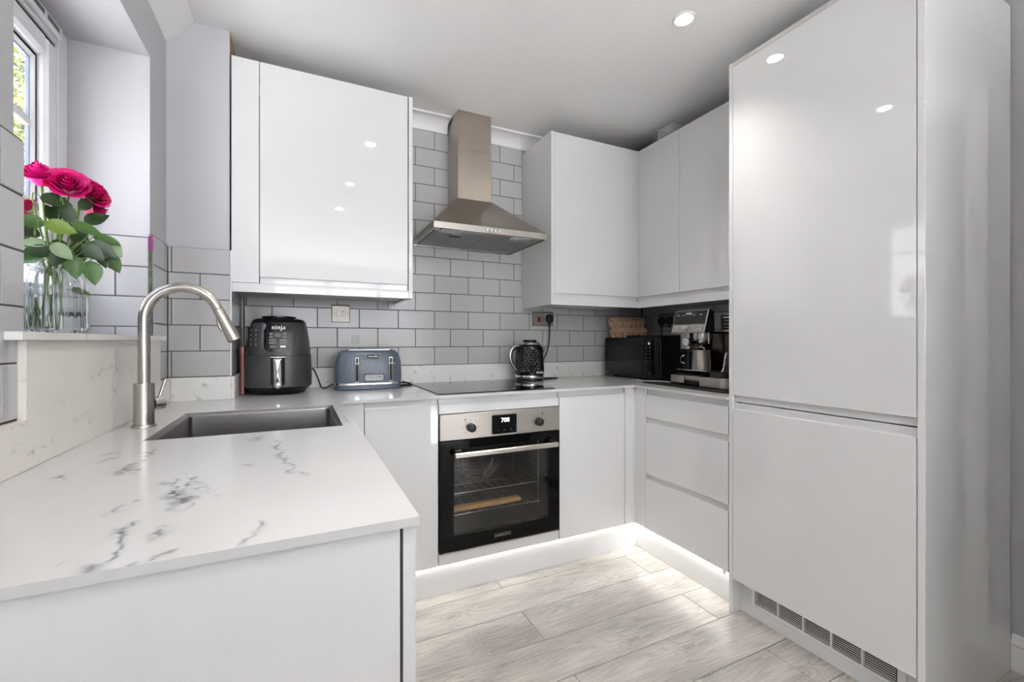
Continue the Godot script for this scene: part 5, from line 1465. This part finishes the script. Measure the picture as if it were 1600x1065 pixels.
	cord.call("second black cord crossing behind the toaster to the hob edge", [Vector3(0.464, y, 0.145), Vector3(0.495, y, 0.16), Vector3(0.524, y, 0.14), Vector3(0.532, y, 0.105), Vector3(0.510, y + 0.0075, 0.085), Vector3(0.480, y + 0.007, 0.07)], mats.cable)
	cord.call("black kettle cord looped flat on the worktop", [Vector3(1.311, y, 0.13), Vector3(1.36, y, 0.125), Vector3(1.42, y, 0.11), Vector3(1.438, y, 0.085), Vector3(1.40, y, 0.066), Vector3(1.34, y, 0.06), Vector3(1.29, y, 0.055)], mats.cable)
	cord.call("white cord lying in front of the microwave", [Vector3(1.80, y, 0.40), Vector3(1.775, y, 0.45), Vector3(1.765, y, 0.49), Vector3(1.785, y + 0.004, 0.54), Vector3(1.80, y + 0.006, 0.60), Vector3(1.80, y + 0.006, 0.66)], mat(Color(0.72, 0.75, 0.78), 0.35))
	# sticker left on a tile
	single("sticker", Shape.new().span(Vector3(0.246, 1.108, 0.0002), Vector3(0.286, 1.150, 0.0012), 0.0003), mat(Color(0.93, 0.925, 0.91), 0.6), "small pale square sticker on a tile above the toaster", "sticker")
	# book and black tray standing beside the fryer
	var b := thing("book", "slim red book standing against the pier beside the air fryer", "book", Vector3(-0.2235, WT, 0.13))
	part(b, "cover", Shape.new().span(Vector3(-0.0085, 0.0005, -0.08), Vector3(-0.0065, 0.210, 0.082), 0.0005).span(Vector3(0.0065, 0.0005, -0.08), Vector3(0.0085, 0.210, 0.082), 0.0005).span(Vector3(-0.0085, 0.0005, 0.080), Vector3(-0.001, 0.210, 0.0835), 0.0005), mat(Color(0.42, 0.10, 0.10), 0.5))
	part(b, "pages", Shape.new().span(Vector3(-0.0064, 0.003, -0.078), Vector3(0.0064, 0.207, 0.081), 0.0003), mat(Color(0.80, 0.66, 0.62), 0.8))
	var tr := thing("baking_tray", "black baking tray standing on edge between book and air fryer", "tray", Vector3(-0.2065, WT, 0.10))
	part(tr, "tray_sheet", Shape.new().span(Vector3(-0.0075, 0.0005, -0.094), Vector3(-0.0035, 0.285, -0.012), 0.001), mats.black_matt)
	part(tr, "tray_rim", Shape.new().span(Vector3(-0.0080, 0.2855, -0.095), Vector3(-0.0022, 0.297, -0.011), 0.002), mats.black_matt)

# ------------------------------------------------------------------ roses in their vase
func leaf_shape(l: float, w: float, bend: float, fold: float) -> Shape:
	# a serrated rose leaf along +x, upper side +y
	var s := Shape.new()
	var n := 12
	var prev := []
	for i in n + 1:
		var t := float(i) / n
		var hw := w * 0.5 * pow(sin(PI * pow(t, 0.78)), 0.85) * (1.0 if i % 2 == 0 else 0.93) + (0.0 if i < n else 0.0)
		var x := l * t
		var y := -bend * l * t * t + 0.012 * l * sin(t * 9.0)
		var row := [Vector3(x, y + fold * hw, -hw), Vector3(x, y + fold * hw * 0.25, -hw * 0.5), Vector3(x, y - 0.0006, 0), Vector3(x, y + fold * hw * 0.25, hw * 0.5), Vector3(x, y + fold * hw, hw)]
		if i:
			for k in 4:
				s.quad(prev[k], prev[k + 1], row[k + 1], row[k])
				var o := Vector3(0, -0.0005, 0)
				s.quad(prev[k] + o, row[k] + o, row[k + 1] + o, prev[k + 1] + o)
		prev = row
	return s
func petal_shape(w: float, h: float, r0: float, flare: float, curl: float) -> Shape:
	# a petal wrapped on a cup of radius r0, opening by flare towards the rim, its edge rolled by curl
	var g := []
	for j in 8:
		var t := j / 7.0
		var row := PackedVector3Array()
		var prof := pow(sin(PI * (0.12 + 0.56 * t)), 0.7)
		for i in 9:
			var q := (i - 4) / 4.0
			var wave := 0.05 * sin(q * 5.0 + r0 * 400.0) * t * t
			var an := q * w * prof
			var edge := pow(absf(q), 3.0) * 0.22
			var tt := t * (1.0 - edge * t)
			var r := r0 * (0.42 + 0.58 * sin(minf(tt * 1.25, 1.0) * PI / 2)) + flare * tt * tt + curl * maxf(tt - 0.72, 0.0) * 1.6
			var y := h * tt - curl * pow(maxf(tt - 0.70, 0.0), 1.6) * 2.4
			row.append(Vector3(sin(an) * r, y + wave * h * 0.5, cos(an) * r))
		g.append(row)
	return Shape.new().sheet(g, 0.0007)
func build_roses() -> void:
	var V := Vector3(-0.555, 1.1368, 0.952)
	# fluted glass jar, half full of water
	var gl := mat(Color(1, 1, 1, 0.0), 0.0); gl.transparency = BaseMaterial3D.TRANSPARENCY_ALPHA; gl.refraction_enabled = true; gl.refraction_scale = 0.045
	gl.albedo_color = Color(0.975, 0.985, 0.985, 0.0)
	var vz := thing("vase", "clear fluted glass jar of roses standing on the window sill", "vase", V)
	var outer := [Vector3(0.0000, 0.0003, 0), Vector3(0.0584, 0.0003, 0), Vector3(0.0646, 0.005, 1), Vector3(0.0668, 0.016, 1), Vector3(0.0668, 0.118, 1), Vector3(0.0646, 0.134, 1), Vector3(0.0575, 0.149, 1), Vector3(0.0478, 0.158, 0.3), Vector3(0.0447, 0.163, 0), Vector3(0.0447, 0.172, 0), Vector3(0.0469, 0.174, 0), Vector3(0.0473, 0.179, 0), Vector3(0.0451, 0.181, 0), Vector3(0.0429, 0.179, 0), Vector3(0.0423, 0.163, 0), Vector3(0.0531, 0.148, 0), Vector3(0.0611, 0.133, 0), Vector3(0.0639, 0.118, 0), Vector3(0.0639, 0.018, 0), Vector3(0.0602, 0.010, 0), Vector3(0.0000, 0.008, 0)]
	part(vz, "glass_jar", Shape.new().lathe(outer, 144, Vector3.ZERO, 24, 0.017), gl, 60)
	var wm := mat(Color(0.97, 0.985, 0.98, 0.0), 0.0); wm.transparency = BaseMaterial3D.TRANSPARENCY_ALPHA; wm.refraction_enabled = true; wm.refraction_scale = 0.033
	part(vz, "water", Shape.new().lathe([Vector2(0.0, 0.0085), Vector2(0.0597, 0.0104), Vector2(0.0635, 0.018), Vector2(0.0635, 0.094), Vector2(0.0, 0.094)], 48), wm, 60)
	# blooms: centre relative to the jar, axis, radius
	var R := Vector3(0.939, 0, -0.344)      # across the sill and into the corner
	var Dp := Vector3(-0.344, 0, -0.939)
	var pink := []
	for c in [Color(0.90, 0.09, 0.55), Color(0.86, 0.05, 0.48), Color(0.74, 0.03, 0.33)]:
		var m := mat(c, 0.5)
		m.backlight_enabled = true; m.backlight = Color(0.40, 0.02, 0.16); m.rim_enabled = true; m.rim = 0.25; m.rim_tint = 0.8
		pink.append(m)
	var stem_m := mat(Color(0.40, 0.50, 0.22), 0.5)
	var leaf_m := []
	for c in [Color(0.13, 0.25, 0.11), Color(0.24, 0.40, 0.14), Color(0.44, 0.56, 0.18), Color(0.58, 0.68, 0.52)]:
		var m := mat(c, 0.36)
		m.backlight_enabled = true; m.backlight = c * 0.55
		leaf_m.append(m)
	var blooms := [
		[-0.022, 0.398, -0.005, 0.036, Vector3(0.10, 0.80, 0.50), "fuchsia rose tipped upwards, partly hidden by the window wall", 0],
		[0.027, 0.380, -0.03, 0.0365, Vector3(0.28, 0.42, 0.86), "fuchsia rose facing the room, middle of the bunch", 1],
		[0.079, 0.374, 0.0, 0.035, Vector3(0.80, 0.42, 0.45), "fuchsia rose leaning over the right side of the jar", 1],
		[0.086, 0.335, 0.045, 0.028, Vector3(0.9, 0.15, -0.1), "dark fuchsia rose hanging lowest behind the leaning one", 2],
		[-0.060, 0.318, 0.04, 0.032, Vector3(-0.5, 0.7, 0.3), "fuchsia rose low behind the near window wall", 1]]
	for b in blooms:
		var c: Vector3 = R * b[0] + Dp * b[2] + Vector3(0, b[1], 0)
		var up: Vector3 = b[4].normalized()
		var rose := thing("rose", b[5], "rose", V, 0.0, "roses in the jar")
		var foot: Vector3 = c - up * b[3] * 0.75
		var bottom: Vector3 = Vector3(rng.randf_range(-0.028, 0.028), 0.016, rng.randf_range(-0.028, 0.028)) - R * b[0] * 0.25
		part(rose, "stem", Shape.new().tube(smooth_path([bottom, Vector3(0, 0.165, 0) + (R * b[0] + Dp * b[2]) * 0.22, (foot + Vector3(0, 0.165, 0)) * 0.5 + (R * b[0]) * 0.1, foot - up * 0.02, foot + up * 0.006], 6), 0.0031, 8), stem_m, 60)
		var basis := Basis(Quaternion(Vector3.UP, up))
		var xf := Transform3D(basis, foot)
		part(rose, "sepal_cup", Shape.new().lathe([Vector2(0.003, -0.006), Vector2(0.009, 0.0), Vector2(0.012, 0.010), Vector2(0.0, 0.014)], 14), stem_m, 60).transform = xf
		var rr: float = b[3]
		for layer in 6:
			var cnt: int = [3, 4, 5, 5, 6, 7][layer]
			for k in cnt:
				var f := layer / 5.0
				var s := petal_shape(lerpf(1.3, 0.72, f) * rng.randf_range(0.92, 1.08), rr * lerpf(1.30, 0.92, f) * rng.randf_range(0.96, 1.04), rr * lerpf(0.14, 0.74, f), rr * lerpf(0.02, 0.34, f * f), rr * lerpf(0.03, 0.34, f))
				var pt := part(rose, "petal", s, pink[b[6]] if rng.randf() < 0.75 else pink[mini(b[6] + 1, 2)], 70)
				pt.transform = xf * Transform3D(Basis(Vector3.UP, TAU * (k + 0.37 * layer + rng.randf_range(-0.06, 0.06)) / cnt + layer * 0.9), Vector3(0, -0.002 * layer + 0.004, 0))
	# leaves: sideways, height, depth, length, direction angle (degrees from R towards up), tone, twist
	var leaves := [
		[-0.012, 0.262, -0.075, 0.056, -15, 2, 1.0], [-0.022, 0.330, -0.03, 0.058, -5, 0, 0.8], [0.018, 0.322, -0.035, 0.052, -70, 0, 0.8], [0.062, 0.232, -0.045, 0.066, -32, 0, 1.0],
		[0.088, 0.258, -0.01, 0.066, -50, 3, 1.0], [0.098, 0.218, 0.01, 0.058, -58, 1, 0.8], [-0.002, 0.214, -0.08, 0.050, -42, 3, 1.0], [0.002, 0.196, -0.07, 0.052, 185, 0, 0.9],
		[-0.006, 0.214, -0.06, 0.050, 178, 3, 0.6], [-0.012, 0.262, -0.05, 0.052, 172, 1, 1.0], [0.036, 0.192, -0.07, 0.058, -85, 1, 0.9], [0.066, 0.186, -0.05, 0.062, -80, 1, 0.7],
		[0.052, 0.222, -0.055, 0.054, -40, 0, 1.0], [0.032, 0.272, -0.05, 0.062, -14, 1, 0.6], [0.058, 0.292, 0.02, 0.056, 35, 0, 0.8], [0.030, 0.256, 0.0, 0.050, -30, 0, 0.9],
		[0.072, 0.250, -0.03, 0.056, -8, 1, 0.6], [0.044, 0.238, 0.0, 0.052, -75, 0, 0.8], [0.014, 0.236, -0.02, 0.052, -100, 0, 0.9], [-0.020, 0.246, 0.03, 0.056, 160, 0, 0.7],
		[0.012, 0.300, 0.04, 0.056, 80, 0, 0.7], [-0.03, 0.300, 0.03, 0.052, 120, 3, 0.8], [0.028, 0.112, -0.03, 0.042, -8, 1, 0.5], [0.082, 0.222, -0.03, 0.052, -70, 0, 0.6],
		[-0.016, 0.186, -0.05, 0.048, 200, 1, 0.7], [0.020, 0.206, -0.075, 0.050, -115, 0, 0.8], [0.050, 0.318, -0.01, 0.046, 60, 0, 0.7], [-0.030, 0.222, -0.02, 0.052, 190, 1, 0.8], [0.030, 0.290, 0.03, 0.056, -50, 0, 0.9], [0.008, 0.276, -0.01, 0.046, 110, 0, 0.6]]
	var spray := thing("rose_foliage", "serrated green rose leaves spilling over the jar rim", "leaves", V)
	for l in leaves:
		var o: Vector3 = R * l[0] + Dp * l[2] + Vector3(0, l[1], 0)
		var an := deg_to_rad(l[4])
		var xd: Vector3 = (R * cos(an) + Vector3.UP * sin(an) - Dp * 0.25).normalized()
		var yd: Vector3 = (-Dp * l[6] + Vector3.UP * (1.15 - l[6])).normalized()
		var zd: Vector3 = xd.cross(yd).normalized()
		yd = zd.cross(xd).normalized()
		var m := part(spray, "leaf", leaf_shape(l[3], l[3] * 0.68, 0.22, 0.16), leaf_m[l[5]], 60)
		m.transform = Transform3D(Basis(xd, yd, zd), o)
		if l[1] > 0.15:
			part(spray, "leaf_stalk", Shape.new().tube(smooth_path([Vector3(0, 0.20, 0) * 0.9 + (R * l[0] + Dp * l[2]) * 0.25, o - xd * 0.012 - Vector3(0, 0.004, 0), o + xd * 0.004], 4), 0.0012, 6), stem_m, 60)

# ------------------------------------------------------------------ unseen cupboard added behind the camera to block low light
func build_added_cupboard() -> void:
	var sb := thing("added_sideboard", "unseen low grey cupboard added to block low light from the rear", "added_sideboard", Vector3(0.35, 0, 3.15))
	part(sb, "body", Shape.new().span(Vector3(-0.80, 0.08, -0.19), Vector3(0.80, 0.92, 0.19), 0.003), mat(Color(0.55, 0.55, 0.56), 0.4))
	part(sb, "top", Shape.new().span(Vector3(-0.80, 0.9205, -0.20), Vector3(0.80, 0.945, 0.20), 0.003), mat(Color(0.70, 0.66, 0.60), 0.4))
	for x in [-0.74, 0.74]:
		for z in [-0.14, 0.14]:
			part(sb, "leg", Shape.new().tube([Vector3(x, 0.0005, z), Vector3(x, 0.0805, z)], [0.014, 0.02], 12), mats.black)
	for k in 4:
		part(sb, "door", Shape.new().span(Vector3(-0.795 + 0.398 * k, 0.085, -0.208), Vector3(-0.795 + 0.398 * k + 0.393, 0.915, -0.1905), 0.002), mat(Color(0.58, 0.58, 0.59), 0.4))

# ------------------------------------------------------------------ garden tree through the window, and unseen pieces added for the light
func build_outside() -> void:
	var ground := mat(Color(0.44, 0.46, 0.36), 0.9)
	single("lawn", Shape.new().span(Vector3(-30, -0.35, -30), Vector3(-3.41, -0.15, 6.5)), ground, "grass lawn outside beside the added house block", "lawn").set_meta("kind", "stuff")
	single("path", Shape.new().span(Vector3(-3.4, -0.35, -12), Vector3(-0.95, -0.15, 6.5)), mat(Color(0.89, 0.885, 0.88), 0.85), "pale paving added outside the kitchen window to bounce light up", "path")  # bright ground added as a reflector below the side window
	single("bounce_patio", Shape.new().span(Vector3(-30, -0.35, 6.51), Vector3(30, -0.15, 34)), mat(Color(0.80, 0.79, 0.78), 0.85), "pale stone paving added outside the rear glazing to bounce sun up", "bounce_patio")  # bright ground added to bounce sunlight up to the ceiling
	single("added_house_block", Shape.new().span(Vector3(-8.0, -0.149, -1.6), Vector3(-3.4, 3.8, 6.4), 0.02), mat(Color(0.74, 0.735, 0.73), 0.9), "unseen pale house block added to cut sky light at the window", "house")  # unseen block added to hold back sky light on the left
	single("added_upper_storey", Shape.new().span(Vector3(-0.9, CEIL + 0.121, -0.12), Vector3(6.0, 5.2, 6.4)).prism(PackedVector2Array([Vector2(-1.1, 5.2), Vector2(6.2, 5.2), Vector2(2.5, 8.6)]), Vector3.ZERO, Vector3.RIGHT, Vector3.UP, Vector3.BACK, -0.3, 6.5), mat(Color(0.62, 0.50, 0.44), 0.9), "unseen upper storey and roof added to cast shade towards the tree", "house")  # unseen block added above the room for its shade on the tree
	var t := thing("garden_tree", "sunlit yellow-green tree outside beyond the kitchen window", "tree", Vector3(-3.4, -0.148, -5.4))
	part(t, "trunk", Shape.new().tube([Vector3(0, 0.001, 0), Vector3(0.05, 1.5, 0.03), Vector3(-0.05, 3.0, 0), Vector3(0.0, 4.6, 0.05)], [0.16, 0.13, 0.10, 0.05], 12), mat(Color(0.28, 0.22, 0.16), 0.9), 60)
	var leaf := Shape.new()
	leaf.quad(Vector3(0, 0, 0), Vector3(0.04, 0.006, -0.028), Vector3(0.105, -0.008, 0), Vector3(0.04, 0.006, 0.028))
	leaf.quad(Vector3(0, -0.001, 0), Vector3(0.04, 0.005, 0.028), Vector3(0.105, -0.009, 0), Vector3(0.04, 0.005, -0.028))
	var mm := MultiMesh.new()
	mm.transform_format = MultiMesh.TRANSFORM_3D
	mm.use_colors = true
	mm.mesh = leaf.mesh()
	mm.instance_count = 9000
	for i in 9000:
		var d := Vector3(rng.randfn(), rng.randfn(), rng.randfn()).normalized() * pow(rng.randf(), 0.45)
		var p := Vector3(d.x * 1.5, 3.9 + d.y * 2.1, d.z * 1.5)
		var b := Basis(Vector3(rng.randfn(), rng.randfn(), rng.randfn()).normalized(), rng.randf() * TAU)
		mm.set_instance_transform(i, Transform3D(b.scaled(Vector3.ONE * rng.randf_range(0.8, 1.5)), p))
		var g := rng.randf()
		mm.set_instance_color(i, Color(0.10 + 0.16 * g, 0.14 + 0.14 * g, 0.012 + 0.015 * g))
	var crown := MultiMeshInstance3D.new()
	crown.name = "crown"
	crown.multimesh = mm
	var lm := mat(Color(1, 1, 1), 0.6)
	lm.vertex_color_use_as_albedo = true
	lm.backlight_enabled = true; lm.backlight = Color(0.25, 0.29, 0.04)
	crown.material_override = lm
	crown.set_meta("kind", "stuff")
	t.add_child(crown, true)
